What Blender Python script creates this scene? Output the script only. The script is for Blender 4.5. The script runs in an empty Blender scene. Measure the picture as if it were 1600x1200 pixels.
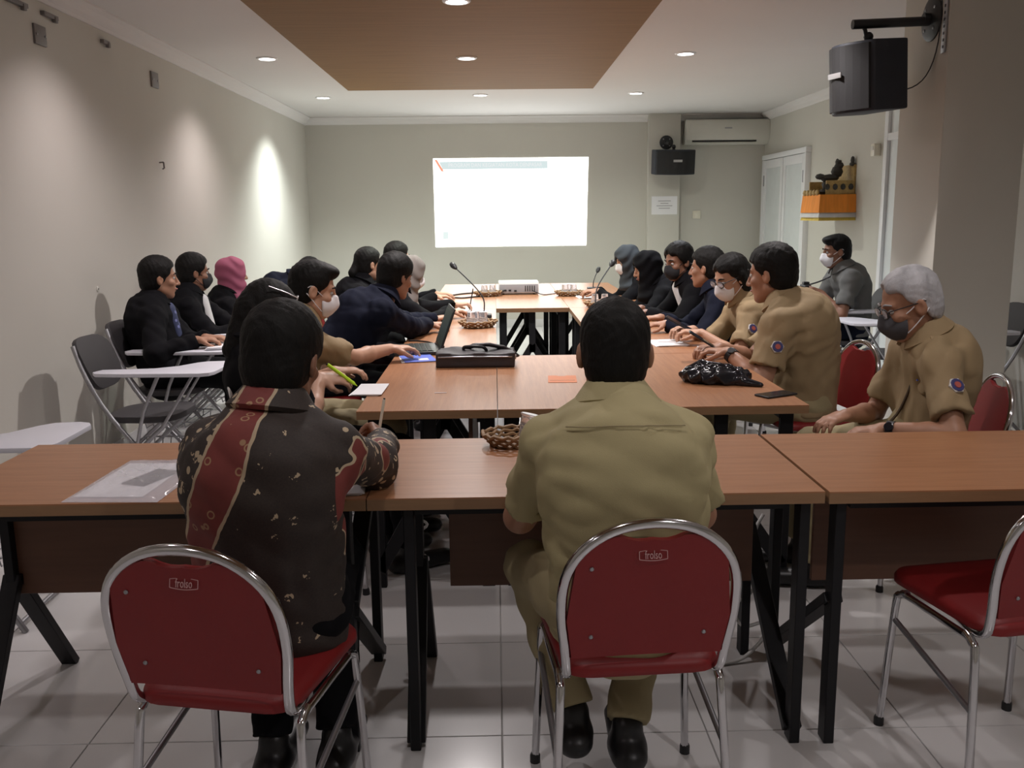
import bpy, bmesh, math, random
import numpy as np
from mathutils import Vector, Matrix
random.seed(7)
S = bpy.context.scene
COL = S.collection
PI = math.pi
# ------------------------------------------------------------------ camera, world, light, exposure
F_PX, CAM_H = 1450.0, 1.45
YAW, PITCH, ROLL = math.radians(.932), math.radians(10.406), math.radians(.65)
_f = Vector((math.sin(YAW)*math.cos(PITCH), math.cos(YAW)*math.cos(PITCH), -math.sin(PITCH)))
_r = Vector((math.cos(YAW), -math.sin(YAW), 0)); _u = _r.cross(_f)
_r2 = _r*math.cos(ROLL)-_u*math.sin(ROLL); _u2 = _r*math.sin(ROLL)+_u*math.cos(ROLL)
cam = bpy.data.cameras.new('camera'); camo = bpy.data.objects.new('camera', cam); COL.objects.link(camo)
m = Matrix.Identity(4)
for i in range(3):
    m[i][0], m[i][1], m[i][2] = _r2[i], _u2[i], -_f[i]
m[2][3] = CAM_H
camo.matrix_world = m
cam.sensor_width = 36; cam.lens = F_PX/1600*36; cam.clip_start = .05
S.camera = camo
w = bpy.data.worlds.new('World'); S.world = w; w.use_nodes = True
w.node_tree.nodes['Background'].inputs[0].default_value = (.05, .05, .055, 1)
S.view_settings.view_transform = 'Standard'; S.view_settings.look = 'None'
S.view_settings.gamma = 1; S.view_settings.use_curve_mapping = False
S.view_settings.exposure = 0.42
SLIDE_STRENGTH = 3.2
# downlights: x, y, watts, colour, beam angle, mounted in ('ceiling' | 'panel'), diameter
COOL, NEUT, WARM = (.96, 1, .90), (1, .93, .92), (1, .87, .89)
LAMPS = [(-1.75, 9.97, 46, (.93, 1, .98), 124, 'ceiling'), (-1.74, 7.53, 13, WARM, 126, 'ceiling'), (-1.74, 5.1, 9, WARM, 128, 'ceiling'),
         (-.13, 9.88, 23, COOL, 158, 'ceiling'), (1.46, 9.84, 22, COOL, 158, 'ceiling'), (1.486, 7.46, 30, (.93, .95, 1), 130, 'ceiling'),
         (1.48, 5.1, 20, NEUT, 125, 'ceiling'), (-.2, 7.52, 40, COOL, 130, 'panel'), (-.2, 5.567, 36, NEUT, 158, 'panel'), (-.2, 3.6, 8, NEUT, 140, 'panel'), (-.2, 1.6, 5, NEUT, 168, 'panel'),  # panel downlights nearest the camera are unseen, added to fill the dark foreground
         (-1.74, 2.65, 3.5, WARM, 130, 'ceiling'), (1.48, 2.65, 7, NEUT, 168, 'ceiling'), (-1.74, .2, 4, WARM, 168, 'ceiling'), (1.48, .2, 13, NEUT, 170, 'ceiling')]  # unseen border downlights, added to brighten the near room and pillar front
# ------------------------------------------------------------------ materials
MATS = {}
def lin(c):
    return tuple(((v/255)/12.92 if v/255 <= .04045 else ((v/255+.055)/1.055)**2.4) for v in c)
class NT:
    def __init__(s, m): s.t = m.node_tree; s.n = s.t.nodes; s.l = s.t.links
    def node(s, k, **kw):
        n = s.n.new(k)
        for a, b in kw.items(): setattr(n, a, b)
        return n
    def put(s, sock, v):
        if hasattr(v, 'links'): s.l.new(v, sock)
        else: sock.default_value = v
    def math(s, op, a, b=0, c=0, clamp=False):
        n = s.node('ShaderNodeMath', operation=op, use_clamp=clamp)
        for i, v in enumerate((a, b, c)): s.put(n.inputs[i], v)
        return n.outputs[0]
    def mix(s, f, a, b):
        n = s.node('ShaderNodeMix', data_type='RGBA')
        s.put(n.inputs[0], f)
        s.put(n.inputs[6], a if hasattr(a, 'links') else (*a, 1)); s.put(n.inputs[7], b if hasattr(b, 'links') else (*b, 1))
        return n.outputs[2]
    def coords(s, kind='Object'): return s.node('ShaderNodeTexCoord').outputs[kind]
    def noise(s, vec, scale, detail=2, rough=.5):
        n = s.node('ShaderNodeTexNoise'); s.put(n.inputs['Vector'], vec); n.inputs['Scale'].default_value = scale
        n.inputs['Detail'].default_value = detail; n.inputs['Roughness'].default_value = rough; return n.outputs['Fac']
    def mapping(s, vec, scale=(1, 1, 1)):
        n = s.node('ShaderNodeMapping'); s.put(n.inputs['Vector'], vec); n.inputs['Scale'].default_value = scale; return n.outputs[0]
def mat(name, col=(.5, .5, .5), rough=.6, metal=0, var=.12, vscale=6, bump=0, bscale=200, stretch=None, spec=.5, trans=0, ior=1.45, alpha=1, coat=0, sheen=0, emit=None):
    if name in MATS: return MATS[name]
    m = bpy.data.materials.new(name); m.use_nodes = True; MATS[name] = m
    t = NT(m); b = t.n['Principled BSDF']
    b.inputs['Roughness'].default_value = rough; b.inputs['Metallic'].default_value = metal
    b.inputs['Specular IOR Level'].default_value = spec; b.inputs['Transmission Weight'].default_value = trans
    b.inputs['IOR'].default_value = ior; b.inputs['Alpha'].default_value = alpha; b.inputs['Coat Weight'].default_value = coat
    b.inputs['Sheen Weight'].default_value = sheen
    co = t.coords()
    if stretch: co = t.mapping(co, stretch)
    fac = t.noise(co, vscale, 3)
    c2 = tuple(max(0, v*(1-var)) for v in col); c1 = tuple(min(1, v*(1+var)) for v in col)
    t.l.new(t.mix(fac, c2, c1), b.inputs['Base Color'])
    if bump:
        bn = t.node('ShaderNodeBump'); bn.inputs['Strength'].default_value = bump; bn.inputs['Distance'].default_value = .002
        t.l.new(t.noise(co, bscale, 3), bn.inputs['Height']); t.l.new(bn.outputs[0], b.inputs['Normal'])
    if emit:
        b.inputs['Emission Color'].default_value = (*emit[0], 1); b.inputs['Emission Strength'].default_value = emit[1]
    return m
mat('wall_paint', (.555, .540, .485), .75, var=.03, vscale=2, bump=.15, bscale=90)
mat('ceiling_paint', (.68, .665, .65), .8, var=.02, vscale=2)
mat('ceiling_wood', (.25, .15, .072), .7, spec=.2, var=.18, vscale=3, stretch=(.6, 7, 1))
mat('tile', (.62, .61, .61), .2, var=.05, vscale=1.2, spec=.5)
mat('grout', (.42, .41, .40), .9)
mat('pvc_white', (.78, .79, .80), .35, var=.03)
mat('frosted_glass', (.66, .70, .70), .3, var=.06, vscale=9)
def wood(name, col, dark, grain_axis):
    m = bpy.data.materials.new(name); m.use_nodes = True; MATS[name] = m
    t = NT(m); b = t.n['Principled BSDF']; co = t.coords()
    sc = (1.2, 22, 8) if grain_axis == 0 else (22, 1.2, 8)
    g = t.noise(t.mapping(co, sc), 2.2, 5, .6); g2 = t.noise(t.mapping(co, sc), 9, 3)
    f = t.math('ADD', t.math('MULTIPLY', g, .75), t.math('MULTIPLY', g2, .3))
    rmp = t.node('ShaderNodeMapRange'); t.l.new(f, rmp.inputs[0]); rmp.inputs[1].default_value = .35; rmp.inputs[2].default_value = .75
    t.l.new(t.mix(rmp.outputs[0], dark, col), b.inputs['Base Color'])
    b.inputs['Roughness'].default_value = .33; b.inputs['Specular IOR Level'].default_value = .42
wood('top_wood', (.43, .205, .10), (.31, .135, .062), 0)
wood('top_wood_long', (.43, .205, .10), (.31, .135, .062), 1)
mat('edge_band', (.27, .155, .08), .4, var=.2, vscale=4, stretch=(2, 2, 20))
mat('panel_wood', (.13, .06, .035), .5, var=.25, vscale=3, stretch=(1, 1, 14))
mat('black_steel', (.011, .011, .013), .5, spec=.3, var=.2)
mat('chrome', (.64, .64, .66), .12, 1, var=.03)
mat('dull_steel', (.36, .36, .38), .35, .8, var=.1)
mat('red_vinyl', (.21, .012, .013), .5, var=.1, vscale=9, bump=.12, bscale=300)
mat('logo_print', (.60, .36, .36), .6)
mat('black_plastic', (.02, .02, .022), .45, var=.2)
mat('dark_seat', (.045, .043, .046), .6, var=.15)
mat('tablet_white', (.70, .71, .78), .35, var=.03)
mat('skin', (.36, .185, .115), .5, var=.08, vscale=14)
mat('skin_light', (.50, .285, .19), .5, var=.07, vscale=14)
mat('skin_dark', (.24, .115, .07), .5, var=.08, vscale=14)
mat('lips', (.28, .10, .085), .45)
mat('eye_white', (.42, .40, .38), .4); mat('eye_dark', (.02, .013, .01), .2)
mat('nail', (.55, .34, .27), .35)
mat('hair_black', (.006, .0055, .005), .6, spec=.22, var=.4, vscale=60, bump=.9, bscale=260, stretch=(1, 1, .3))
mat('hair_grey', (.42, .42, .44), .62, var=.75, vscale=14, bump=.9, bscale=260, stretch=(1, 1, .35))
mat('khaki', (.40, .345, .185), .8, var=.07, vscale=5, bump=.2, bscale=420)
mat('khaki_brown', (.31, .225, .122), .8, var=.07, vscale=5, bump=.2, bscale=420)
mat('khaki_trouser', (.34, .285, .16), .8, var=.08, vscale=5, bump=.2, bscale=420)
mat('navy_cloth', (.009, .011, .022), .85, spec=.12, var=.25, vscale=6, bump=.2, bscale=300)
mat('black_cloth', (.006, .006, .0075), .85, spec=.12, var=.25, vscale=6, bump=.2, bscale=300)
mat('grey_cloth', (.12, .12, .115), .8, var=.12, vscale=6, bump=.2, bscale=300)
mat('white_cloth', (.66, .66, .66), .8)
mat('brown_cloth', (.07, .045, .025), .8)
mat('pink_cloth', (.34, .085, .15), .75, var=.15, vscale=8, bump=.2, bscale=200)
mat('hijab_grey', (.20, .178, .162), .75, var=.15, vscale=8, bump=.2, bscale=200)
mat('hijab_slate', (.045, .052, .060), .8, spec=.2, var=.2, vscale=8, bump=.2, bscale=200)
mat('mask_white', (.76, .75, .77), .8, var=.03)
mat('mask_black', (.015, .015, .017), .8)
mat('mask_grey', (.06, .06, .068), .8)
mat('shoe_black', (.012, .012, .013), .4)
mat('paper', (.78, .78, .80), .8, var=.02)
mat('paper_blue', (.10, .16, .62), .5, var=.3, vscale=20)
mat('lime', (.55, .82, .03), .4)
mat('wicker', (.26, .155, .075), .6, var=.4, vscale=60, bump=.6, bscale=160)
mat('clear_plastic', (.86, .87, .92), .12, var=.02, trans=.75, ior=1.2)
mat('bag_nylon', (.035, .03, .034), .5, var=.2, bump=.3, bscale=300)
mat('bag_film', (.012, .012, .016), .16, var=.2)
mat('orange_sheet', (.62, .20, .075), .5)
mat('cream_plastic', (.72, .69, .58), .4, var=.03)
mat('ac_plastic', (.62, .61, .55), .4, var=.03)
mat('speaker_box', (.022, .026, .036), .55, var=.15, bump=.2, bscale=200)
mat('speaker_grille', (.012, .012, .013), .6, bump=.5, bscale=500)
mat('silver', (.55, .55, .56), .3, .7)
mat('gold_carving', (.40, .27, .10), .55, var=.5, vscale=40, bump=.6, bscale=80)
mat('dark_carving', (.05, .045, .04), .7, var=.4, vscale=40)
mat('orange_cloth', (.78, .26, .03), .7, var=.25, vscale=30, stretch=(1, 1, .1))
mat('yellow_fringe', (.70, .52, .10), .7, var=.25, vscale=30)
mat('projector_white', (.78, .78, .79), .35, var=.02)
mat('projector_grey', (.30, .29, .31), .4)
mat('laptop_black', (.03, .032, .032), .35)
mat('laptop_keys', (.06, .085, .075), .3, var=.2, vscale=60)
mat('white_cable', (.62, .62, .61), .5)
mat('badge_blue', (.05, .05, .16), .6); mat('badge_red', (.45, .10, .08), .6); mat('badge_white', (.62, .60, .58), .6)
mat('wall_metal', (.20, .185, .18), .5, .3)
def batik():
    m = bpy.data.materials.new('batik'); m.use_nodes = True; MATS['batik'] = m
    t = NT(m); b = t.n['Principled BSDF']; co = t.coords()
    b.inputs['Roughness'].default_value = .7
    sp = t.node('ShaderNodeSeparateXYZ'); t.l.new(co, sp.inputs[0]); x, y, z = sp.outputs
    wob = t.math('MULTIPLY', t.math('SUBTRACT', t.noise(co, 9, 3), .5), .035)
    c = t.math('ADD', t.math('MULTIPLY', z, .40), -.428)                 # centre line of the red band
    d = t.math('ADD', t.math('SUBTRACT', x, c), wob)
    ad = t.math('ABSOLUTE', d)
    hw = t.math('ADD', .046, t.math('MULTIPLY', t.math('SINE', t.math('MULTIPLY', z, 16)), .008))
    inside = t.math('LESS_THAN', ad, hw)
    line = t.math('LESS_THAN', t.math('ABSOLUTE', t.math('SUBTRACT', ad, hw)), .0042)
    def voro(scale, feat='F1', vec=co):
        v = t.node('ShaderNodeTexVoronoi', feature=feat); t.l.new(vec, v.inputs['Vector']); v.inputs['Scale'].default_value = scale
        return v.outputs['Distance']
    v1 = voro(30); rings = t.math('LESS_THAN', t.math('ABSOLUTE', t.math('SUBTRACT', v1, .24)), .05)
    v2 = voro(40); blob = t.math('LESS_THAN', v2, .36); v2b = t.math('GREATER_THAN', t.noise(co, 30, 2), .47)
    blobs = t.math('MULTIPLY', blob, v2b)
    v3 = voro(18); fl = t.math('LESS_THAN', v3, .19)
    ang = t.noise(co, 110, 1); fl = t.math('MULTIPLY', fl, t.math('GREATER_THAN', ang, .55))
    fl = t.math('MULTIPLY', fl, t.math('GREATER_THAN', t.noise(co, 6, 1), .40))
    left = t.math('LESS_THAN', d, t.math('MULTIPLY', hw, -1))
    sleeve = t.math('GREATER_THAN', x, .175)
    orn = t.math('MAXIMUM', left, sleeve)
    base = t.mix(t.noise(co, 240, 2), (.012, .008, .007), (.042, .028, .022))
    maroon = t.mix(t.noise(co, 20, 3), (.13, .022, .02), (.23, .045, .036))
    cream = (.46, .36, .24)
    col = t.mix(t.math('MULTIPLY', orn, blobs), base, cream)
    col = t.mix(fl, col, cream)
    cuff = t.math('MULTIPLY', sleeve, t.math('GREATER_THAN', t.noise(co, 7, 2), .55))
    col = t.mix(cuff, col, maroon)
    cl = t.math('MULTIPLY', sleeve, t.math('LESS_THAN', t.math('ABSOLUTE', t.math('SUBTRACT', t.noise(co, 7, 2), .55)), .012))
    col = t.mix(cl, col, cream)
    col = t.mix(inside, col, t.mix(rings, maroon, (.34, .20, .11)))
    col = t.mix(line, col, cream)
    t.l.new(col, b.inputs['Base Color'])
batik()
def bluebatik():
    m = bpy.data.materials.new('blue_batik'); m.use_nodes = True; MATS['blue_batik'] = m
    t = NT(m); b = t.n['Principled BSDF']; co = t.coords(); b.inputs['Roughness'].default_value = .7
    v = t.node('ShaderNodeTexVoronoi'); t.l.new(co, v.inputs['Vector']); v.inputs['Scale'].default_value = 30
    t.l.new(t.mix(t.math('LESS_THAN', v.outputs['Distance'], .3), (.025, .035, .09), (.16, .18, .38)), b.inputs['Base Color'])
bluebatik()
def emission(name, col, strength):
    m = bpy.data.materials.new(name); m.use_nodes = True; MATS[name] = m
    t = NT(m); t.n.remove(t.n['Principled BSDF']); e = t.node('ShaderNodeEmission')
    e.inputs[0].default_value = (*col, 1); e.inputs[1].default_value = strength
    t.l.new(e.outputs[0], t.n['Material Output'].inputs[0])
emission('slide_white', (1, 1, .98), SLIDE_STRENGTH)
emission('slide_bar', (.52, .60, .60), 1.0); emission('slide_text', (1, 1, 1), .66); emission('slide_orange', (.8, .30, .20), 1.0)
emission('slide_mark', (.62, .70, .68), 1.0)
emission('lamp_glow', (1, .98, .96), 9.0)
emission('indicator', (.9, .93, 1), 3.0)
# ------------------------------------------------------------------ helpers
def V(*a): return np.array(a, float)
def nrm(v): v = np.asarray(v, float); return v/(np.linalg.norm(v)+1e-12)
class MB:
    """collects shapes into one mesh"""
    def __init__(s): s.v = []; s.f = []
    def add(s, vs, fs):
        o = len(s.v); s.v += [tuple(map(float, p)) for p in vs]; s.f += [tuple(i+o for i in f) for f in fs]; return s
    def box(s, c, size, M=None):
        hx, hy, hz = [d/2 for d in size]
        P = [(-hx, -hy, -hz), (hx, -hy, -hz), (hx, hy, -hz), (-hx, hy, -hz), (-hx, -hy, hz), (hx, -hy, hz), (hx, hy, hz), (-hx, hy, hz)]
        if M is not None: P = [tuple(M @ Vector(p)) for p in P]
        return s.add([(p[0]+c[0], p[1]+c[1], p[2]+c[2]) for p in P], [(0, 3, 2, 1), (4, 5, 6, 7), (0, 1, 5, 4), (1, 2, 6, 5), (2, 3, 7, 6), (3, 0, 4, 7)])
    def bar(s, a, b, wx, wy, up=(0, 1, 0)):
        a, b = V(*a), V(*b); d = nrm(b-a); r = nrm(np.cross(d, up)); q = np.cross(r, d)
        vs = []
        for p in (a, b):
            for i, j in ((-1, -1), (1, -1), (1, 1), (-1, 1)): vs.append(p+r*wx/2*i+q*wy/2*j)
        return s.add(vs, [(3, 2, 1, 0), (4, 5, 6, 7), (0, 1, 5, 4), (1, 2, 6, 5), (2, 3, 7, 6), (3, 0, 4, 7)])
    def tube(s, pts, r, n=8, closed=False, smooth=0, cap=True):
        P = [V(*p) for p in pts]
        if smooth: P = catmull(P, smooth, closed)
        N = len(P); rr = r if hasattr(r, '__len__') else [r]*N
        if len(rr) != N: rr = list(np.interp(np.linspace(0, 1, N), np.linspace(0, 1, len(rr)), rr))
        T = []
        for i in range(N):
            a = P[(i-1) % N] if closed or i > 0 else P[i]; b = P[(i+1) % N] if closed or i < N-1 else P[i]; T.append(nrm(b-a))
        up = V(0, 0, 1) if abs(T[0][2]) < .9 else V(1, 0, 0)
        nn = nrm(np.cross(np.cross(T[0], up), T[0])); vs = []
        for i in range(N):
            nn = nrm(nn-T[i]*(nn@T[i])); bb = np.cross(T[i], nn)
            for k in range(n):
                a = 2*PI*k/n; vs.append(P[i]+rr[i]*(math.cos(a)*nn+math.sin(a)*bb))
        fs = []
        for i in range(N if closed else N-1):
            j = (i+1) % N
            for k in range(n): fs.append((i*n+k, i*n+(k+1) % n, j*n+(k+1) % n, j*n+k))
        if cap and not closed: fs += [tuple(range(n-1, -1, -1)), tuple((N-1)*n+k for k in range(n))]
        return s.add(vs, fs)
    def lathe(s, prof, n=20, c=(0, 0, 0), M=None):
        vs = []
        for r, z in prof:
            for k in range(n):
                a = 2*PI*k/n; p = Vector((r*math.cos(a), r*math.sin(a), z))
                if M is not None: p = M @ p
                vs.append((p[0]+c[0], p[1]+c[1], p[2]+c[2]))
        fs = []
        for i in range(len(prof)-1):
            for k in range(n): fs.append((i*n+k, i*n+(k+1) % n, (i+1)*n+(k+1) % n, (i+1)*n+k))
        fs += [tuple(range(n-1, -1, -1)), tuple((len(prof)-1)*n+k for k in range(n))]
        return s.add(vs, fs)
    def prism(s, poly, h0, h1, fn=lambda x, y, h: (x, y, h)):
        n = len(poly)
        vs = [fn(x, y, h0) for x, y in poly]+[fn(x, y, h1) for x, y in poly]
        return s.add(vs, [tuple(range(n-1, -1, -1)), tuple(range(n, 2*n))]+[(i, (i+1) % n, n+(i+1) % n, n+i) for i in range(n)])
    def ball(s, c, r, n=10, M=None):
        r = r if hasattr(r, '__len__') else (r, r, r); vs = [(0, 0, -1)]; fs = []
        rings = n//2
        for i in range(1, rings):
            t = PI*i/rings
            for k in range(n): vs.append((math.sin(t)*math.cos(2*PI*k/n), math.sin(t)*math.sin(2*PI*k/n), -math.cos(t)))
        vs.append((0, 0, 1)); L = len(vs)-1
        for k in range(n):
            fs.append((0, 1+(k+1) % n, 1+k)); fs.append((L, 1+(rings-2)*n+k, 1+(rings-2)*n+(k+1) % n))
            for i in range(rings-2): fs.append((1+i*n+k, 1+i*n+(k+1) % n, 1+(i+1)*n+(k+1) % n, 1+(i+1)*n+k))
        out = []
        for p in vs:
            q = Vector((p[0]*r[0], p[1]*r[1], p[2]*r[2]))
            if M is not None: q = M @ q
            out.append((q[0]+c[0], q[1]+c[1], q[2]+c[2]))
        return s.add(out, fs)
    def build(s, name, material, parent=None, smooth=False, bevel=0, seg=2, loc=None):
        me = bpy.data.meshes.new(name); me.from_pydata(s.v, [], s.f); me.update()
        if bevel:
            bm = bmesh.new(); bm.from_mesh(me)
            es = [e for e in bm.edges if len(e.link_faces) == 2 and e.calc_face_angle(0) > .6]
            bmesh.ops.bevel(bm, geom=es, offset=bevel, segments=seg, affect='EDGES', profile=.6); bm.to_mesh(me); bm.free()
        o = bpy.data.objects.new(name, me); COL.objects.link(o)
        me.materials.append(MATS[material])
        if smooth or bevel:
            me.polygons.foreach_set('use_smooth', [True]*len(me.polygons))
            try: me.set_sharp_from_angle(angle=math.radians(38 if not smooth else 60))
            except Exception: pass
        if parent is not None: o.parent = parent
        if loc is not None: o.location = loc
        return o
def catmull(P, k, closed=False):
    out = []; N = len(P)
    for i in range(N if closed else N-1):
        p0 = P[(i-1) % N] if closed or i > 0 else P[i]; p1 = P[i]; p2 = P[(i+1) % N]; p3 = P[(i+2) % N] if closed or i < N-2 else p2
        for j in range(k):
            t = j/k; out.append(.5*((2*p1)+(-p0+p2)*t+(2*p0-5*p1+4*p2-p3)*t*t+(-p0+3*p1-3*p2+p3)*t**3))
    if not closed: out.append(P[-1])
    return out
def tag(o, label=None, cat=None, group=None, kind=None):
    for k, v in (('label', label), ('category', cat), ('group', group), ('kind', kind)):
        if v: o[k] = v
    return o
def thing(name, label, cat, loc=(0, 0, 0), rz=0, group=None):
    o = bpy.data.objects.new(name, None); COL.objects.link(o); o.empty_display_size = .1
    o.location = loc; o.rotation_euler = (0, 0, rz); return tag(o, label, cat, group)
def copy_tree(o, parent=None):
    c = o.copy(); COL.objects.link(c); c.parent = parent
    for ch in list(o.children): copy_tree(ch, c)
    return c
def text_mesh(txt, size, extrude=.0006, width=None):
    cu = bpy.data.curves.new('lettering', 'FONT'); cu.body = txt; cu.size = size; cu.extrude = extrude; cu.align_x = 'CENTER'; cu.align_y = 'CENTER'
    cu.resolution_u = 2
    ob = bpy.data.objects.new('lettering', cu); COL.objects.link(ob)
    dg = bpy.context.evaluated_depsgraph_get(); me = bpy.data.meshes.new_from_object(ob.evaluated_get(dg))
    bpy.data.objects.remove(ob); bpy.data.curves.remove(cu)
    if width:
        xs = [v.co.x for v in me.vertices]; k = width/(max(xs)-min(xs))
        for v in me.vertices: v.co.x *= k
    return me
def place_text(me, name, material, parent, M):
    me.transform(M); me.materials.append(MATS[material]); o = bpy.data.objects.new(name, me); COL.objects.link(o); o.parent = parent; return o
def R3(rx=0, ry=0, rz=0): return Matrix.Rotation(rz, 3, 'Z') @ Matrix.Rotation(ry, 3, 'Y') @ Matrix.Rotation(rx, 3, 'X')
# ------------------------------------------------------------------ the room
XL, XR, YB, YF, ZC = -2.35, 3.42, 12.0, -1.5, 2.65
def struct(name, mb, material, parent=None, bevel=0, smooth=False, loc=None):
    o = mb.build(name, material, parent, bevel=bevel, smooth=smooth, loc=loc)
    if parent is None: o['kind'] = 'structure'
    return o
fl = struct('floor', MB().box(((XL+XR)/2, (YB+YF)/2, -.055), (XR-XL+.6, YB-YF+.6, .1)), 'grout')
TS = .58
tm = MB().box((0, 0, 0), (TS-.003, TS-.003, .012)).build('tile', 'tile', fl, bevel=.0015, seg=1)
first = True
y = 2.40-TS*3.5-TS*3
while y < YB+.3:
    x = -TS*4.5
    while x < XR+.3:
        o = tm if first else tm.copy()
        if not first: COL.objects.link(o); o.parent = fl
        first = False
        o.location = (x, y, -.006)
        x += TS
    y += TS
struct('wall_left', MB().box((XL-.1, (YB+YF)/2, ZC/2), (.2, YB-YF+.4, ZC)), 'wall_paint')
struct('wall_right', MB().box((XR+.1, (YB+YF)/2, ZC/2), (.2, YB-YF+.4, ZC)), 'wall_paint')
struct('wall_back', MB().box(((XL+XR)/2, YB+.1, ZC/2), (XR-XL, .2, ZC)), 'wall_paint')
struct('wall_front', MB().box(((XL+XR)/2, YF-.1, ZC/2), (XR-XL, .2, ZC)), 'wall_paint')
struct('wall_pilaster', MB().box(((1.93+2.33)/2, YB-.06, ZC/2), (.40, .12, ZC)), 'wall_paint', bevel=.006)
struct('wall_pillar', MB().box((2.58, 5.275, ZC/2), (.44, .55, ZC)), 'wall_paint', bevel=.008)
struct('ceiling', MB().box(((XL+XR)/2, (YB+YF)/2, ZC+.06), (XR-XL+.4, YB-YF+.4, .12)), 'ceiling_paint')
pn = struct('trim_1', MB().box((-.215, 4.4, ZC-.004), (2.381, 10.0, .012)), 'ceiling_wood')
cs = [(0, 0), (.085, 0), (.085, -.012), (.06, -.03), (.045, -.055), (.02, -.075), (.012, -.09), (0, -.09)]
def cornice(name, fn, a, b): struct(name, MB().prism(cs, a, b, fn), 'ceiling_paint')
cornice('trim_2', lambda x, y, h: (h, YB-x, ZC+y), XL, 1.93)
cornice('trim_3', lambda x, y, h: (XL+x, h, ZC+y), YF, YB)
cornice('trim_4', lambda x, y, h: (XR-x, h, ZC+y), YF, YB)
cornice('trim_5', lambda x, y, h: (h, YB-x, ZC+y), 2.33, XR)
def skirt(name, c, s): struct(name, MB().box(c, s), 'tile', bevel=.003)
skirt('baseboard_left', (XL+.006, (YB+YF)/2, .05), (.012, YB-YF, .1))
skirt('baseboard_back', ((XL+1.93)/2, YB-.006, .05), (1.93-XL, .012, .1))
skirt('baseboard_right', (XR-.006, (8.2+10.2)/2, .05), (.012, 2.0, .1))
# double door on the right wall: two leaves with frosted upper panes, seen from inside the room
def door(name, y0, y1, hinge_far, z1=2.06):
    mb = MB(); X = XR-.03; st = .085
    w = y1-y0
    mb.box((X, y0+st/2, z1/2), (.04, st, z1)); mb.box((X, y1-st/2, z1/2), (.04, st, z1))
    mb.box((X, (y0+y1)/2, z1-.05), (.04, w-2*st, .1)); mb.box((X, (y0+y1)/2, .09), (.04, w-2*st, .18)); mb.box((X, (y0+y1)/2, .80), (.04, w-2*st, .09))
    d = mb.build(name, 'pvc_white', None, bevel=.004); d['kind'] = 'structure'
    for nm, za, zb in (('pane', .845, z1-.1), ('pane', .18, .755)):
        MB().box((X, (y0+y1)/2, (za+zb)/2), (.012, w-2*st+.01, zb-za+.01)).build(nm, 'frosted_glass', d)
    hy = y0+.045 if hinge_far else y1-.045
    h = MB().box((X-.028, hy, .98), (.016, .035, .17)).build('handle_plate', 'dull_steel', d, bevel=.003)
    MB().tube([(X-.035, hy, 1.0), (X-.075, hy, 1.0), (X-.08, hy+(.1 if hinge_far else -.1), 1.0)], .009, 8, smooth=3).build('handle', 'chrome', h, smooth=True)
    yy = y1-.02 if hinge_far else y0+.02
    for zz in (.3, 1.75): MB().tube([(X-.024, yy, zz), (X-.024, yy, zz+.13)], .009, 8).build('hinge', 'dull_steel', d, smooth=True)
    return d
door('door_1', 11.06, 11.82, True); door('door_2', 10.28, 11.04, False)
fr = MB()
for yy in (10.25, 11.85): fr.box((XR-.025, yy, 1.032), (.07, .06, 2.064))
fr.box((XR-.025, 11.05, 2.095), (.076, 1.672, .058))
struct('trim_6', fr, 'pvc_white', bevel=.004)
# tall glazed window frame on the right wall, half hidden by the pillar
wf = MB()
for yy in (8.17, 7.35, 6.55): wf.box((XR-.02, yy, 1.2), (.06, .07, 2.4))
for zz in (.05, 2.06, 2.36): wf.box((XR-.02, 7.36, zz), (.052, 1.60, .06))
wn = struct('window_1', wf, 'pvc_white', bevel=.004)
for a, b in ((6.59, 7.31), (7.39, 8.13)):
    for c, d in ((.08, 2.03), (2.09, 2.35)): MB().box((XR-.015, (a+b)/2, (c+d)/2), (.012, b-a, d-c)).build('pane', 'frosted_glass', wn)
# ------------------------------------------------------------------ downlights
def lamp_label(x, y):
    names = {(-1.75, 9.97): 'small lit downlight in the ceiling nearest the back left corner', (-1.74, 7.53): 'lit downlight in the left ceiling border, second from the back wall',
             (-1.74, 5.1): 'downlight in the left ceiling border, third from the back wall', (-.13, 9.88): 'lit downlight in the white ceiling above the projected slide',
             (1.46, 9.84): 'small lit downlight in the ceiling near the far wall speaker', (1.486, 7.46): 'bluish lit downlight in the right ceiling border by the wooden panel',
             (1.48, 5.1): 'downlight in the right ceiling border beside the hanging speaker', (-.2, 7.52): 'bright downlight in the wooden ceiling panel, nearer the slide',
             (-.2, 5.567): 'downlight in the wooden ceiling panel at the top edge of the view', (-.2, 3.6): 'added dim fill downlight in the wooden ceiling panel above the second table row', (-.2, 1.6): 'added dim fill downlight in the wooden ceiling panel above the camera',
             (-1.74, 2.65): 'added dim fill downlight in the left ceiling border above the front table', (1.48, 2.65): 'added dim fill downlight in the right ceiling border above the front table', (-1.74, .2): 'added fill downlight in the left ceiling border behind the camera', (1.48, .2): 'added fill downlight in the right ceiling border behind the camera'}
    return names[(x, y)]
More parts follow.
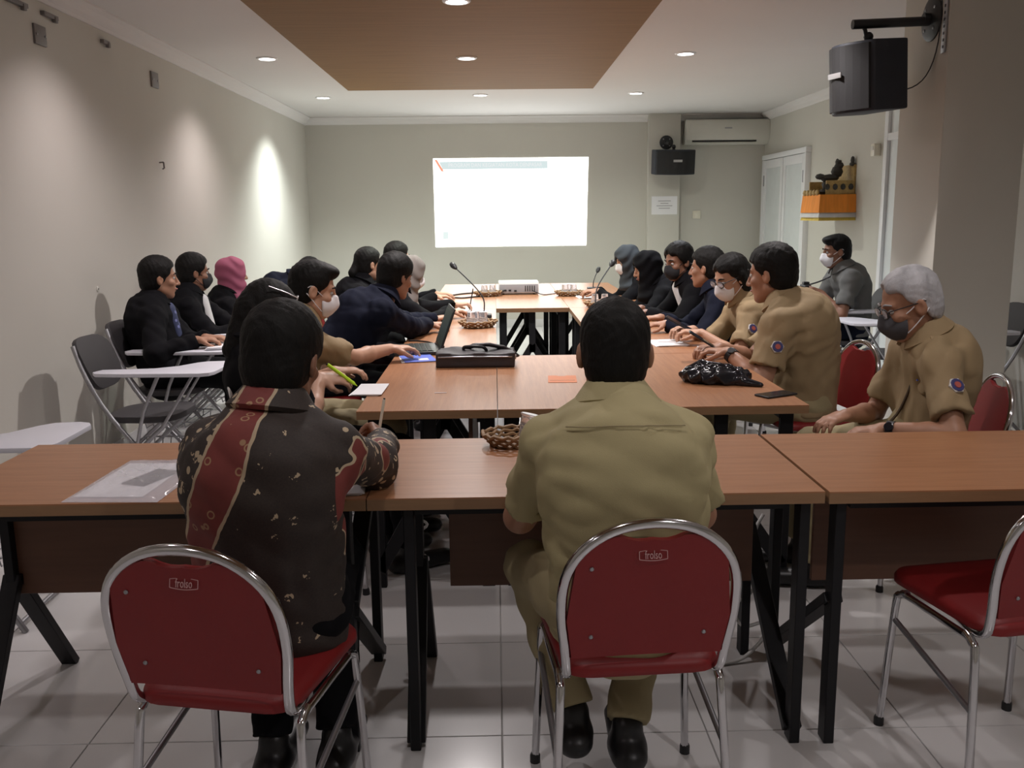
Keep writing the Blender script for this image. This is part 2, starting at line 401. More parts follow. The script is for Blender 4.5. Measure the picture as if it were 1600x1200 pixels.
for (x, y, wt, c, ang, where) in LAMPS:
    z = ZC-.010 if where == 'panel' else ZC
    t = thing('ceiling_downlight', lamp_label(x, y), 'light', (x, y, z), 0, 'recessed ceiling downlights')
    MB().lathe([(.062, 0), (.082, 0), (.082, -.004), (.074, -.010), (.062, -.010), (.062, 0)], 28).build('trim_ring', 'pvc_white', t, smooth=True)
    MB().lathe([(.0, -.002), (.060, -.002), (.058, -.007), (.0, -.009)], 24).build('diffuser', 'lamp_glow', t, smooth=True)
    L = bpy.data.lights.new('downlight_beam', 'SPOT'); L.energy = wt*4; L.color = c; L.spot_size = math.radians(ang); L.spot_blend = .9; L.shadow_soft_size = .045
    lo = bpy.data.objects.new('downlight_beam', L); COL.objects.link(lo); lo.parent = t; lo.location = (0, 0, -.03)
# ------------------------------------------------------------------ projected slide and wall fittings
sl = thing('projected_slide', 'bright white projected slide with a pale header on the far wall', 'projection', (.205, YB-.004, 1.04))
def quad(pts, name, material, parent, dy):
    return MB().add([(p[0], dy, p[1]) for p in pts]+[(p[0], dy+.002, p[1]) for p in pts], [(0, 1, 2, 3), (7, 6, 5, 4), (0, 4, 5, 1), (1, 5, 6, 2), (2, 6, 7, 3), (3, 7, 4, 0)]).build(name, material, parent)
quad([(-.965, 0), (.96, 0), (.985, 1.1), (-.97, 1.1)], 'slide_image', 'slide_white', sl, 0)
hb = quad([(-.85, .965), (.47, .965), (.47, 1.06), (-.90, 1.06)], 'slide_header', 'slide_bar', sl, -.003)
quad([(-.87, .94), (-.835, .94), (-.92, 1.085), (-.955, 1.085)], 'slide_corner_stripe', 'slide_orange', sl, -.003)
quad([(-.87, .10), (-.80, .10), (-.80, .19), (-.87, .19)], 'slide_emblem', 'slide_mark', sl, -.003)
place_text(text_mesh('PROGRAM DAN KEGIATAN KOTA DENPASAR', .07, .0005, 1.18), 'header_lettering', 'slide_text', hb, Matrix.Translation((-.19, -.0045, 1.012)) @ Matrix.Rotation(PI/2, 4, 'X'))
# air conditioner
ac = thing('air_conditioner', 'cream split air conditioner high on the far wall beside the corner', 'air conditioner', (2.90, YB, 2.27))
prof = [(0, 0), (-.12, 0), (-.19, .05), (-.215, .12), (-.215, .24), (-.20, .29), (-.17, .30), (0, .30)]
MB().prism(prof, -.52, .52, lambda x, y, h: (h, x, y)).build('body', 'ac_plastic', ac, bevel=.01)
MB().box((-.04, -.214, .185), (.86, .008, .10)).build('front_panel', 'ac_plastic', ac, bevel=.003)
MB().box((-.04, -.178, .045), (.80, .012, .03), R3(rx=-.6)).build('outlet_slot', 'black_plastic', ac)
lv = MB().box((-.04, -.165, .028), (.80, .012, .05), R3(rx=-.9)).build('louvre', 'ac_plastic', ac, bevel=.003)
MB().box((0, -.2195, .19), (.09, .002, .016)).build('maker_mark', 'dull_steel', ac)
def sheet_on_wall():
    t = thing('notice_sheet', 'white paper notice taped on the pilaster below the far speaker', 'paper', (2.14, YB-.1205, 1.53))
    MB().box((0, -.0015, 0), (.325, .002, .225)).build('sheet', 'paper', t)
    for i, wd in enumerate((.16, .10, .20, .14)): MB().box((0, -.003, .055-.03*i), (wd, .001, .008)).build('text_line', 'dull_steel', t)
sheet_on_wall()
sw = thing('light_switch', 'small cream light switch plate on the far wall', 'switch', (2.575, YB, 1.41))
MB().box((0, -.006, 0), (.10, .012, .10)).build('plate', 'cream_plastic', sw, bevel=.003); MB().box((0, -.014, 0), (.05, .008, .06), R3(rx=.1)).build('rocker', 'cream_plastic', sw, bevel=.002)
se = thing('wall_sensor', 'small cream box on the right wall near the window frame', 'sensor', (XR, 8.42, 1.97))
MB().box((-.03, 0, 0), (.06, .08, .11)).build('case', 'cream_plastic', se, bevel=.008); MB().box((-.062, 0, .015), (.006, .05, .035)).build('lens', 'ac_plastic', se, bevel=.002)
# left wall leftovers of old fittings
for (yy, zz, w_, h_, lb) in ((5.1, 2.386, .125, .10, 'square grey metal plate on the left wall nearest the camera'), (6.75, 2.388, .13, .105, 'square grey metal plate on the left wall farther along')):
    t = thing('wall_plate', lb, 'plate', (XL, yy, zz), 0, 'metal plates on the left wall')
    MB().box((.006, 0, 0), (.012, w_, h_)).build('plate', 'wall_metal', t, bevel=.002)
    for s in (-1, 1): MB().lathe([(.006, 0), (.006, .004), (.002, .005)], 8, (.012, s*.045, 0), R3(ry=PI/2)).build('screw', 'dull_steel', t)
for (yy, zz, w_, lb) in ((4.87, 2.50, .20, 'dark strip bracket at the top of the left wall by the frame edge'), (5.22, 2.505, .16, 'dark strip bracket at the top of the left wall between two scars'), (5.93, 2.495, .09, 'short dark bracket stub high on the left wall')):
    t = thing('wall_bracket', lb, 'bracket', (XL, yy, zz))
    MB().box((.012, 0, 0), (.024, w_, .022)).build('strip', 'wall_metal', t, bevel=.002); MB().box((.018, w_*.3, -.012), (.02, .03, .03)).build('clip', 'wall_metal', t, bevel=.002)
t = thing('wall_nail', 'tiny dark nail hook on the bare left wall', 'nail', (XL, 6.735, 1.82))
MB().tube([(0, 0, .01), (.03, 0, .012)], .005, 6).build('shank', 'wall_metal', t); MB().tube([(.03, 0, .012), (.032, 0, -.028), (.02, 0, -.035)], .006, 6).build('hook', 'wall_metal', t)
t = thing('wall_plug', 'pale wall plug scar low on the left wall above the chairs', 'plug', (XL, 5.53, 1.04))
MB().lathe([(.016, 0), (.016, .004), (.008, .006)], 10, (0, 0, 0), R3(ry=PI/2)).build('patch', 'ac_plastic', t); MB().lathe([(.005, 0), (.005, .008)], 8, (0, 0, 0), R3(ry=PI/2)).build('core', 'wall_metal', t)
# slotted strip on the pillar
ss = thing('slotted_strip', 'grey slotted metal strip at the top of the pillar', 'bracket', (2.356, 5.035, 2.25))
MB().box((-.004, 0, .2), (.008, .04, .40)).build('strip', 'dull_steel', ss, bevel=.001)
for i in range(11): MB().box((-.009, 0, .03+.034*i), (.002, .012, .014)).build('slot', 'black_plastic', ss)
# wall speakers on ball brackets
def speaker(label, loc, rz, bracket, W, Hh, Dp):
    t = thing('wall_speaker', label, 'speaker', loc, rz)
    poly = [(-W/2, Dp*.42)]+[(-W/2+W*i/10, -Dp*.38-.10*math.sin(PI*i/10)) for i in range(11)]+[(W/2, Dp*.42)]
    MB().prism(poly, -Hh/2, Hh/2).build('cabinet', 'speaker_box', t, bevel=.012)
    poly2 = [(-W/2+.015+(W-.03)*i/10, -Dp*.38-.012-.10*math.sin(PI*(.05+.9*i/10))) for i in range(11)]
    poly2 += [(p[0], p[1]+.02) for p in reversed(poly2)]
    MB().prism(poly2, -Hh/2+.015, Hh/2-.015).build('grille', 'speaker_grille', t)
    b = MB().box((0, -Dp*.38-.116, .02), (.11, .006, .028)).build('badge', 'silver', t, bevel=.002)
    MB().lathe([(.02, 0), (.02, .012), (.012, .016)], 14, (0, 0, Hh/2), None).build('swivel_mount', 'black_plastic', t)
    MB().ball((0, 0, Hh/2+.035), .026, 12).build('swivel_ball', 'black_plastic', t, smooth=True)
    return t
def bracket(t, pts, plate_c, plate_n, r_plate):
    inv = t.matrix_basis.inverted()
    L = lambda p: tuple(inv @ Vector(p))
    MB().tube([L(p) for p in pts], .025, 12).build('arm', 'black_plastic', t, smooth=True)
    n = (inv.to_3x3() @ Vector(plate_n)).normalized(); M = n.to_track_quat('Z', 'X').to_matrix()
    pl = MB().lathe([(r_plate, 0), (r_plate, .008), (r_plate*.8, .016), (.03, .02), (.03, .05)], 28, L(plate_c), M).build('wall_flange', 'black_plastic', t, smooth=True)
    for s in (-1, 1):
        for q in (-1, 1): MB().lathe([(.008, .012), (.008, .02), (.003, .022)], 8, L(plate_c), M @ Matrix.Identity(3)).build('bolt', 'dull_steel', pl, loc=(M @ Vector((r_plate*.66*s*.7, r_plate*.66*q*.7, 0))))
t = speaker('black loudspeaker hanging from a pipe bracket on the near pillar', (2.04, 5.22, 2.15), 0, None, .36, .36, .26)
t.rotation_euler = (math.radians(4), 0, math.radians(-74)); bpy.context.view_layer.update()
bracket(t, [(1.93, 5.2, 2.425), (2.36, 5.2, 2.44)], (2.36, 5.2, 2.45), (-1, 0, 0), .115)
inv = t.matrix_basis.inverted()
MB().tube([tuple(inv @ Vector(p)) for p in ((2.02, 5.21, 2.34), (2.0, 5.205, 2.40), (1.985, 5.2, 2.42))], .011, 8).build('hanger', 'black_plastic', t, smooth=True)
MB().tube([tuple(inv @ Vector(p)) for p in ((2.17, 5.3, 2.12), (2.28, 5.28, 2.10), (2.345, 5.2, 2.16), (2.353, 5.1, 2.32), (2.353, 5.09, 2.62))], .0035, 6, smooth=4).build('cable', 'black_plastic', t, smooth=True)
t = speaker('black loudspeaker with silver badge on the far pilaster', (2.20, YB-.34, 2.05), math.radians(4), None, .50, .295, .24)
t.rotation_euler = (math.radians(5), 0, math.radians(5)); bpy.context.view_layer.update()
bracket(t, [(2.16, YB-.36, 2.27), (2.15, YB-.12, 2.30)], (2.15, YB-.12, 2.30), (0, -1, 0), .085)
# balinese wall shrine
sh = thing('wall_shrine', 'carved wooden wall shrine with orange cloth skirt on the right wall', 'shrine', (XR, 9.15, 1.44))
MB().box((-.17, 0, .14), (.34, .50, .03)).build('shelf', 'gold_carving', sh, bevel=.006)
MB().box((-.012, 0, .29), (.024, .46, .28)).build('back_board', 'gold_carving', sh, bevel=.004)
MB().box((-.15, -.235, .22), (.27, .02, .13)).build('side_board', 'gold_carving', sh, bevel=.004); MB().box((-.15, .235, .22), (.27, .02, .13)).build('side_board', 'gold_carving', sh, bevel=.004)
def skirt_mesh(z0, z1, flare, mname, nm, off):
    pts = [(-.0, -.255), (-.34, -.255), (-.34, .255), (0, .255)]; per = []
    for i in range(3):
        a, b = pts[i], pts[i+1]
        for j in range(16): per.append((a[0]+(b[0]-a[0])*j/16, a[1]+(b[1]-a[1])*j/16))
    per.append(pts[3]); vs = []; fs = []; n = len(per)
    for k, z in enumerate((z1, (z0+z1)/2, z0)):
        for i, (a, b) in enumerate(per):
            q = (.006*math.sin(i*2.1)+off)*(.4+.6*k/2)+flare*k/2
            c = Vector((a+.17, b)).normalized(); vs.append((min(a+c.x*q, 0) if a < -.001 else 0, b+c.y*q, z))
    m2 = len(vs); vs += [(v[0]*.97, v[1]*.97, v[2]) for v in vs]
    for k in range(2):
        for i in range(n-1):
            A = k*n+i; fs.append((A, A+1, A+n+1, A+n)); fs.append((m2+A+n, m2+A+n+1, m2+A+1, m2+A))
    return MB().add(vs, fs).build(nm, mname, sh, smooth=True)
skirt_mesh(-.015, .155, .02, 'orange_cloth', 'cloth_skirt', .006); skirt_mesh(-.06, -.012, .012, 'white_cloth', 'white_hem', .022); skirt_mesh(-.09, -.055, .004, 'yellow_fringe', 'yellow_fringe', .02)
for i in range(4): MB().ball((-.05-.075*i, -.247, .225), (.026, .012, .03), 8).build('carved_rosette', 'dark_carving', sh, smooth=True)
for i in range(5): MB().ball((-.345, -.18+.09*i, .175), (.02, .035, .03), 8).build('carved_boss', 'gold_carving', sh, smooth=True)
def fig(name, pts, mname):
    mb = MB()
    for c, r in pts: mb.ball(c, r, 8)
    mb.build(name, mname, sh, smooth=True)
fig('carved_lion', [((-.2, -.08, .31), (.095, .06, .04)), ((-.29, -.08, .325), (.05, .045, .03)), ((-.13, -.08, .37), (.06, .05, .06)), ((-.11, -.08, .43), (.045, .035, .035)), ((-.12, -.08, .465), (.03, .05, .018)), ((-.2, -.08, .25), (.075, .05, .06)), ((-.18, -.08, .19), (.09, .07, .04))], 'dark_carving')
fig('offering_cup', [((-.28, -.17, .18), (.05, .045, .03)), ((-.27, -.16, .23), (.022, .03, .04)), ((-.24, -.18, .25), (.015, .02, .03))], 'dark_carving')
fig('carved_finial', [((-.03, -.2, .47), (.02, .025, .04)), ((-.03, -.2, .435), (.03, .03, .02))], 'dark_carving'); fig('carved_finial', [((-.03, .2, .47), (.02, .025, .04)), ((-.03, .2, .435), (.03, .03, .02))], 'dark_carving')
# ------------------------------------------------------------------ tables
TZ = .735
POSTS = {'A': [((.10, .70), (.10, 0)), ((.92, .70), (.92, 0)), ((.5, .70), (.5, .38)), ((.5, .44), (.10, .07)), ((.5, .44), (.92, .07))],
         'K': [((.10, .70), (.10, 0)), ((.92, .70), (.92, 0)), ((.10, .40), (.92, .03)), ((.10, .42), (.92, .68))],
         'lambda': [((.5, .70), (.5, .40)), ((.5, .42), (.07, 0)), ((.5, .42), (.95, 0))],
         'Y': [((.10, .70), (.10, 0)), ((.5, .70), (.5, .42)), ((.5, .45), (.10, .01)), ((.5, .45), (.95, 0))],
         'R': [((.10, .70), (.10, 0)), ((.92, .70), (.92, 0)), ((.10, .03), (.92, .45))],
         'N': [((.10, .70), (.10, 0)), ((.92, .70), (.92, 0)), ((.10, .42), (.92, .03))]}
def table(label, x0, x1, y0, y1, axis, ends, panel=None, group=None):
    cx, cy = (x0+x1)/2, (y0+y1)/2
    t = thing('meeting_table', label, 'table', (cx, cy, 0), 0, group)
    w_, d_ = x1-x0-.003, y1-y0-.003; th = .032
    MB().box((0, 0, TZ-.002), (w_, d_, .004)).build('table_top', 'top_wood' if axis == 0 else 'top_wood_long', t)
    MB().box((0, 0, TZ-th/2-.002), (w_, d_, th-.004)).build('edge_band', 'edge_band', t)
    L, Wd = (w_, d_) if axis == 0 else (d_, w_)
    fr = MB()
    for s in (-1, 1):
        p0, p1 = (-L/2+.08, s*Wd*.38, TZ-.05), (L/2-.08, s*Wd*.38, TZ-.05)
        if axis == 1: p0, p1 = (p0[1], p0[0], p0[2]), (p1[1], p1[0], p1[2])
        fr.bar(p0, p1, .03, .03, (0, 0, 1))
    fr.build('apron_rail', 'black_steel', t)
    for pos, kind in ends:
        for (f0, z0), (f1, z1) in POSTS[kind]:
            a = (pos, -Wd/2+f0*Wd, z0); b = (pos, -Wd/2+f1*Wd, z1)
            if axis == 1: a, b = (a[1], a[0], a[2]), (b[1], b[0], b[2])
            post = abs(f0-f1) < .01
            MB().bar(a, b, .028 if axis == 0 else .05, .05 if axis == 0 else .028, (0, 1, 0) if abs(a[1]-b[1]) < .01 or axis == 1 else (1, 0, 0)).build('leg' if post else 'leg_brace', 'black_steel', t, bevel=.002, seg=1)
    if panel:
        a, b, f, z0 = panel
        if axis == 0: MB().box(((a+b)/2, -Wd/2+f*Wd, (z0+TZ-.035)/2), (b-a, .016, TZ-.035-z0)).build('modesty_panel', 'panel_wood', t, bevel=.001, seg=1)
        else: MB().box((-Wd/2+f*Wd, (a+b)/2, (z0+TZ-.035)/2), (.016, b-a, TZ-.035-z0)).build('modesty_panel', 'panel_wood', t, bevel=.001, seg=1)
    return t
G = 'wooden meeting tables'
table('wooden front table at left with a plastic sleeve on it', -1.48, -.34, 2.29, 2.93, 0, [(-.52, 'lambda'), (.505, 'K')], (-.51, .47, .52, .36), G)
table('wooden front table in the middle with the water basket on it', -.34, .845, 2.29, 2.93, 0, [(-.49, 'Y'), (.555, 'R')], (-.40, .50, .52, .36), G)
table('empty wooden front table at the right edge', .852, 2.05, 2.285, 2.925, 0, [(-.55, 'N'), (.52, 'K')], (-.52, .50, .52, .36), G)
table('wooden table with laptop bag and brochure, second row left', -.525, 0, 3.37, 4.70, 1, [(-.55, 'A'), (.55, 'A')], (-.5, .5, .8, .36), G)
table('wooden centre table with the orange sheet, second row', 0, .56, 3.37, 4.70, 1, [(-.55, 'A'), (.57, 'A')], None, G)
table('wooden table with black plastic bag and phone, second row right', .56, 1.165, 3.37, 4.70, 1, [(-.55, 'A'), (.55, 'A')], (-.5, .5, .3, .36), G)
LA = ['wooden table under the open laptop, left arm', 'wooden table under the first gooseneck microphone, left arm', 'wooden table in front of the ponytail woman, left arm', 'wooden table at the far end of the left arm']
RA = ['wooden table under the hands of the masked woman, right arm', 'wooden table in front of the man in black mask, right arm', 'wooden table in front of the women in dark headscarves, right arm', 'wooden table at the far end of the right arm']
YS = [4.70, 5.9, 7.1, 8.4, 9.65]
for i in range(4):
    table(LA[i], -.525, 0, YS[i]+.002, YS[i+1], 1, [(-.5, 'A'), (.5, 'A')], (-.45, .45, .8, .36) if i < 2 else None, G)
    table(RA[i], .56, 1.165, YS[i]+.002, YS[i+1], 1, [(-.5, 'A'), (.5, 'A')], None, G)
table('wooden centre table carrying the projector', 0, .56, 7.1, 8.4, 1, [(-.56, 'A'), (.5, 'A')], None, G)
table('wooden centre table behind the projector by the far wall', 0, .56, 8.402, 9.65, 1, [(-.5, 'A'), (.5, 'A')], None, G)
# ------------------------------------------------------------------ red stacking chairs
HOOP = [(.12, .10, .432), (.165, -.10, .428), (.172, -.175, .442), (.178, -.198, .50), (.190, -.218, .60), (.184, -.238, .69), (.150, -.252, .755), (.085, -.260, .80), (0, -.263, .815)]
def red_chair_parts(t, logo=True):
    pts = HOOP+[(-x, y, z) for x, y, z in reversed(HOOP[:-1])]
    MB().tube(pts, .0118, 10, smooth=4).build('back_hoop', 'chrome', t, smooth=True)
    hz = [p[2] for p in HOOP[3:]]; hx = [p[0] for p in HOOP[3:]]; hy = [p[1] for p in HOOP[3:]]
    P = catmull([V(*p) for p in HOOP[3:]], 5); PX = [p[0] for p in P][::-1]; PZ = [p[2] for p in P][::-1]
    nx, nz = 22, 8; vs = []; fs = []
    for layer in (0, 1):
        for i in range(nx+1):
            u = -1+2*i/nx
            for j in range(nz+1):
                # arch outline: columns squeezed towards the hoop
                xx = u*.183; zt = np.interp(abs(xx), PX[::1], PZ[::1]) if abs(xx) < .178 else .60
                zt = zt-.012-.026*math.exp(-(xx/.062)**4); zb = .492
                z = zb+(zt-zb)*j/nz
                half = np.interp(z, [.49, .60, .69, .755, .80], [.166, .181, .176, .15, .09])
                x2 = max(-half, min(half, xx))
                y = np.interp(z, hz, hy)+.016*(1-(x2/.19)**2)*0-.006*(x2/.18)**2+.018*layer-.004
                vs.append((x2, y, z))
    n = (nx+1)*(nz+1)
    for i in range(nx):
        for j in range(nz):
            a = i*(nz+1)+j; b = a+nz+1
            fs += [(a, b, b+1, a+1), (n+a, n+a+1, n+b+1, n+b)]
    for i in range(nx):
        a = i*(nz+1); b = a+nz+1; fs += [(a, n+a, n+b, b), (a+nz, b+nz, n+b+nz, n+a+nz)]
    for j in range(nz): a = j; fs.append((a, a+1, n+a+1, n+a)); a = nx*(nz+1)+j; fs.append((a, n+a, n+a+1, a+1))
    bk = MB().add(vs, fs).build('backrest', 'red_vinyl', t, smooth=True)
    for x, z in ((-.125, .545), (.125, .545), (-.13, .715)):
        yy = np.interp(z, hz, hy)-.006*(x/.18)**2-.004
        MB().lathe([(.0, .0), (.0048, .0), (.0048, .003), (.003, .004)], 10, (x, yy, z), R3(rx=PI/2+.16)).build('screw', 'dull_steel', bk, smooth=True)
    if logo:
        M = Matrix.Translation((0, np.interp(.742, hz, hy)-.0075, .742)) @ Matrix.Rotation(PI/2-.2, 4, 'X')
        place_text(text_mesh('frolso', .026, .0006, .036), 'logo_lettering', 'logo_print', bk, M)
        fr = MB(); N = 8
        top = [(-.03+.06*i/N, .0085+.003*math.sin(PI*i/N)) for i in range(N+1)]; lp = top+[(x, -y) for x, y in reversed(top)]
        for i in range(len(lp)):
            a, b = lp[i], lp[(i+1) % len(lp)]; pa, pb = M @ Vector((a[0], a[1], 0)), M @ Vector((b[0], b[1], 0)); fr.bar(pa, pb, .0012, .0012, (0, 1, .1))
        fr.build('logo_frame', 'logo_print', bk)
    # seat cushion, rounded square
    def outline(k, r=.06):
        pts = []
        for cx, cy, a0 in ((.195-r, .215-r, 0), (-.195+r, .215-r, 90), (-.18+r, -.19+r, 180), (.18-r, -.19+r, 270)):
            for q in range(6):
                a = math.radians(a0+18*q); pts.append(((cx+r*math.cos(a))*k, (cy+r*math.sin(a))*k))
        return pts
    mb = MB(); rings = [(.93, .428), (1, .436), (1, .452), (.97, .463), (.85, .470), (.5, .474)]; vs = []; fs = []
    for k, z in rings: vs += [(x, y, z) for x, y in outline(k)]
    n = 24
    for i in range(len(rings)-1):
        for k in range(n): fs.append((i*n+k, i*n+(k+1) % n, (i+1)*n+(k+1) % n, (i+1)*n+k))
    fs += [tuple(range(n-1, -1, -1)), tuple((len(rings)-1)*n+k for k in range(n))]
    mb.add(vs, fs).build('seat', 'red_vinyl', t, smooth=True)
    for s in (-1, 1):
        MB().tube([(s*.205, .185, 0), (s*.19, .165, .36), (s*.188, .15, .405), (s*.186, .12, .42)], .0105, 8, smooth=3).build('leg', 'chrome', t, smooth=True)
        MB().tube([(s*.205, -.205, 0), (s*.186, -.165, .36), (s*.184, -.15, .405), (s*.184, -.12, .42)], .0105, 8, smooth=3).build('leg', 'chrome', t, smooth=True)
        MB().tube([(s*.187, .14, .415), (s*.184, -.14, .415)], .0095, 8).build('seat_rail', 'chrome', t, smooth=True)
        MB().tube([(s*.191, .168, .33), (s*.195, -.178, .24)], .008, 8).build('stretcher', 'dull_steel', t, smooth=True)
        for y in (.185, -.205): MB().lathe([(.014, 0), (.014, .02), (.0115, .026)], 10, (s*.205, y, 0)).build('rubber_foot', 'black_plastic', t, smooth=True)
proto = None
def red_chair(label, x, y, face, group='red vinyl stacking chairs'):
    """face: compass angle in degrees, 0 = +y, 90 = +x"""
    global proto
    if proto is None:
        proto = thing('stacking_chair', label, 'chair', (x, y, 0), 0, group); red_chair_parts(proto); o = proto
    else: o = copy_tree(proto)
    o.location = (x, y, 0); o.rotation_euler = (0, 0, -math.radians(face)); o['label'] = label
    return o
red_chair('red chrome-framed chair under the man in the patterned batik shirt', -.572, 1.985, 11)
red_chair('red chrome-framed chair under the man in khaki in the foreground middle', .305, 2.10, -4)
red_chair('empty red chrome-framed chair at the right edge, turned to the front table', 1.31, 2.27, -9)
red_chair('red chair under the grey-haired man, its chrome hoop behind his back', 1.68, 3.52, -80)
red_chair('red chair behind the broad man in khaki, beside the grey-haired man', 1.53, 4.42, -98)
red_chair('red chair under the masked woman in khaki at the right tables', 1.52, 5.10, -90)
red_chair('red chair under the bareheaded man in navy at the right tables', 1.55, 5.72, -90)
red_chair('red chair under the man in black mask at the right tables', 1.52, 6.37, -92)
red_chair('red chair under the woman in black headscarf at the right tables', 1.42, 7.02, -90)
red_chair('red chair under the woman in slate headscarf at the far right', 1.42, 7.85, -90)
red_chair('red chair under the young man using the laptop', -.85, 4.16, 82)
red_chair('red chair under the woman with the lime pen', -.76, 3.55, 72)
red_chair('red chair under the person in navy leaning on the left tables', -.98, 5.17, 85)
red_chair('red chair under the woman in beige headscarf, visible behind the laptop man', -.93, 6.20, 88)
red_chair('red chair under the ponytail woman by the left tables', -1.17, 6.98, 88)
red_chair('red chair farthest along the left tables', -1.06, 7.78, 88)
# ------------------------------------------------------------------ folding chairs with a writing tablet
def tablet_chair_parts(t, side=1):
    for s in (-1, 1):
        MB().tube([(s*.21, .25, .0), (s*.21, .18, .11), (s*.205, -.10, .45), (s*.195, -.22, .66), (s*.17, -.285, .82)], .0115, 8, smooth=3).build('front_leg', 'dull_steel', t, smooth=True)
        MB().tube([(s*.19, -.29, .0), (s*.19, -.2, .10), (s*.19, .17, .43)], .0105, 8, smooth=3).build('rear_leg', 'dull_steel', t, smooth=True)
    MB().tube([(-.21, .23, .03), (.21, .23, .03)], .009, 8).build('cross_bar', 'dull_steel', t, smooth=True); MB().tube([(-.19, -.26, .03), (.19, -.26, .03)], .009, 8).build('cross_bar', 'dull_steel', t, smooth=True)
    out = []
    for i in range(25):
        a = 2*PI*i/25; c, s_ = math.cos(a), math.sin(a)
        out.append((math.copysign(abs(c)**.55, c)*(.185-.03*(s_ < 0)*abs(s_)), math.copysign(abs(s_)**.6, s_)*.145))
    tilt = .38
    MB().prism(out, -.014, .014, lambda x, y, h: (x, -.25-y*math.sin(tilt)+h*math.cos(tilt)-.03*(1-(x/.2)**2)+.02, .715+y*math.cos(tilt)+h*math.sin(tilt))).build('backrest', 'dark_seat', t, bevel=.006)
    so = [(x*1.08, y*1.35) for x, y in out]
    MB().prism(so, .425, .46, lambda x, y, h: (x, y+.02, h+.02*(y+.15))).build('seat', 'dark_seat', t, bevel=.01)
    S_ = side
    tab = [(.20, -.13), (.27, -.15), (.315, -.12), (.33, 0), (.335, .40), (.31, .44), (.27, .455), (.0, .46), (-.04, .44), (-.06, .40), (-.05, .31), (-.01, .27), (.10, .21), (.165, .12), (.185, .0)]
    tb = MB().prism([(x*S_, y) for x, y in (tab if S_ > 0 else tab[::-1])], .688, .706).build('writing_tablet', 'tablet_white', t, bevel=.004)
    MB().tube([(S_*.215, .02, .33), (S_*.25, .08, .50), (S_*.26, .17, .685)], .0095, 8, smooth=3).build('tablet_post', 'dull_steel', t, smooth=True)
    MB().tube([(S_*.225, .16, .42), (S_*.22, .33, .682)], .008, 8).build('tablet_brace', 'dull_steel', t, smooth=True)
    MB().box((S_*.24, .16, .680), (.04, .34, .012)).build('tablet_bracket', 'dull_steel', t, bevel=.002)
    for i in range(7): MB().tube([(-.185, -.10+.045*i, .27), (-.17, -.10+.045*i, .235), (.17, -.10+.045*i, .235), (.185, -.10+.045*i, .27)], .003, 5).build('basket_wire', 'dull_steel', t)
    MB().tube([(-.185, -.11, .27), (-.185, .18, .27), (.185, .18, .27), (.185, -.11, .27)], .004, 6, closed=True).build('basket_rim', 'dull_steel', t)
tproto = {}
def tablet_chair(label, x, y, face, side=1):
    if side not in tproto:
        o = thing('tablet_chair', label, 'chair', (x, y, 0), 0, 'folding chairs with white writing tablets'); tablet_chair_parts(o, side); tproto[side] = o
    else: o = copy_tree(tproto[side])
    o.location = (x, y, 0); o.rotation_euler = (0, 0, -math.radians(face)); o['label'] = label; return o
tablet_chair('empty black folding chair with white tablet against the left wall', -1.83, 4.80, 92)
tablet_chair('folding chair under the man with the notebook by the left wall', -1.96, 5.52, 90)
tablet_chair('folding chair under the man in black mask by the left wall', -1.96, 6.28, 90)
tablet_chair('folding chair under the woman in pink headscarf by the left wall', -1.96, 7.02, 90)
tablet_chair('folding chair under the person bending forward by the left wall', -1.93, 7.78, 90)
tablet_chair('folding chair behind the left end of the front table, tablet showing', -1.95, 3.33, 88)
tablet_chair('folding chair under the seated photographer by the right wall', 2.76, 7.18, -90, -1)
tablet_chair('empty folding chair beside the pillar, in front of the photographer', 2.82, 6.42, -90, -1)
tablet_chair('folding chair half hidden behind the pillar at the right edge', 3.06, 5.86, -90, -1)
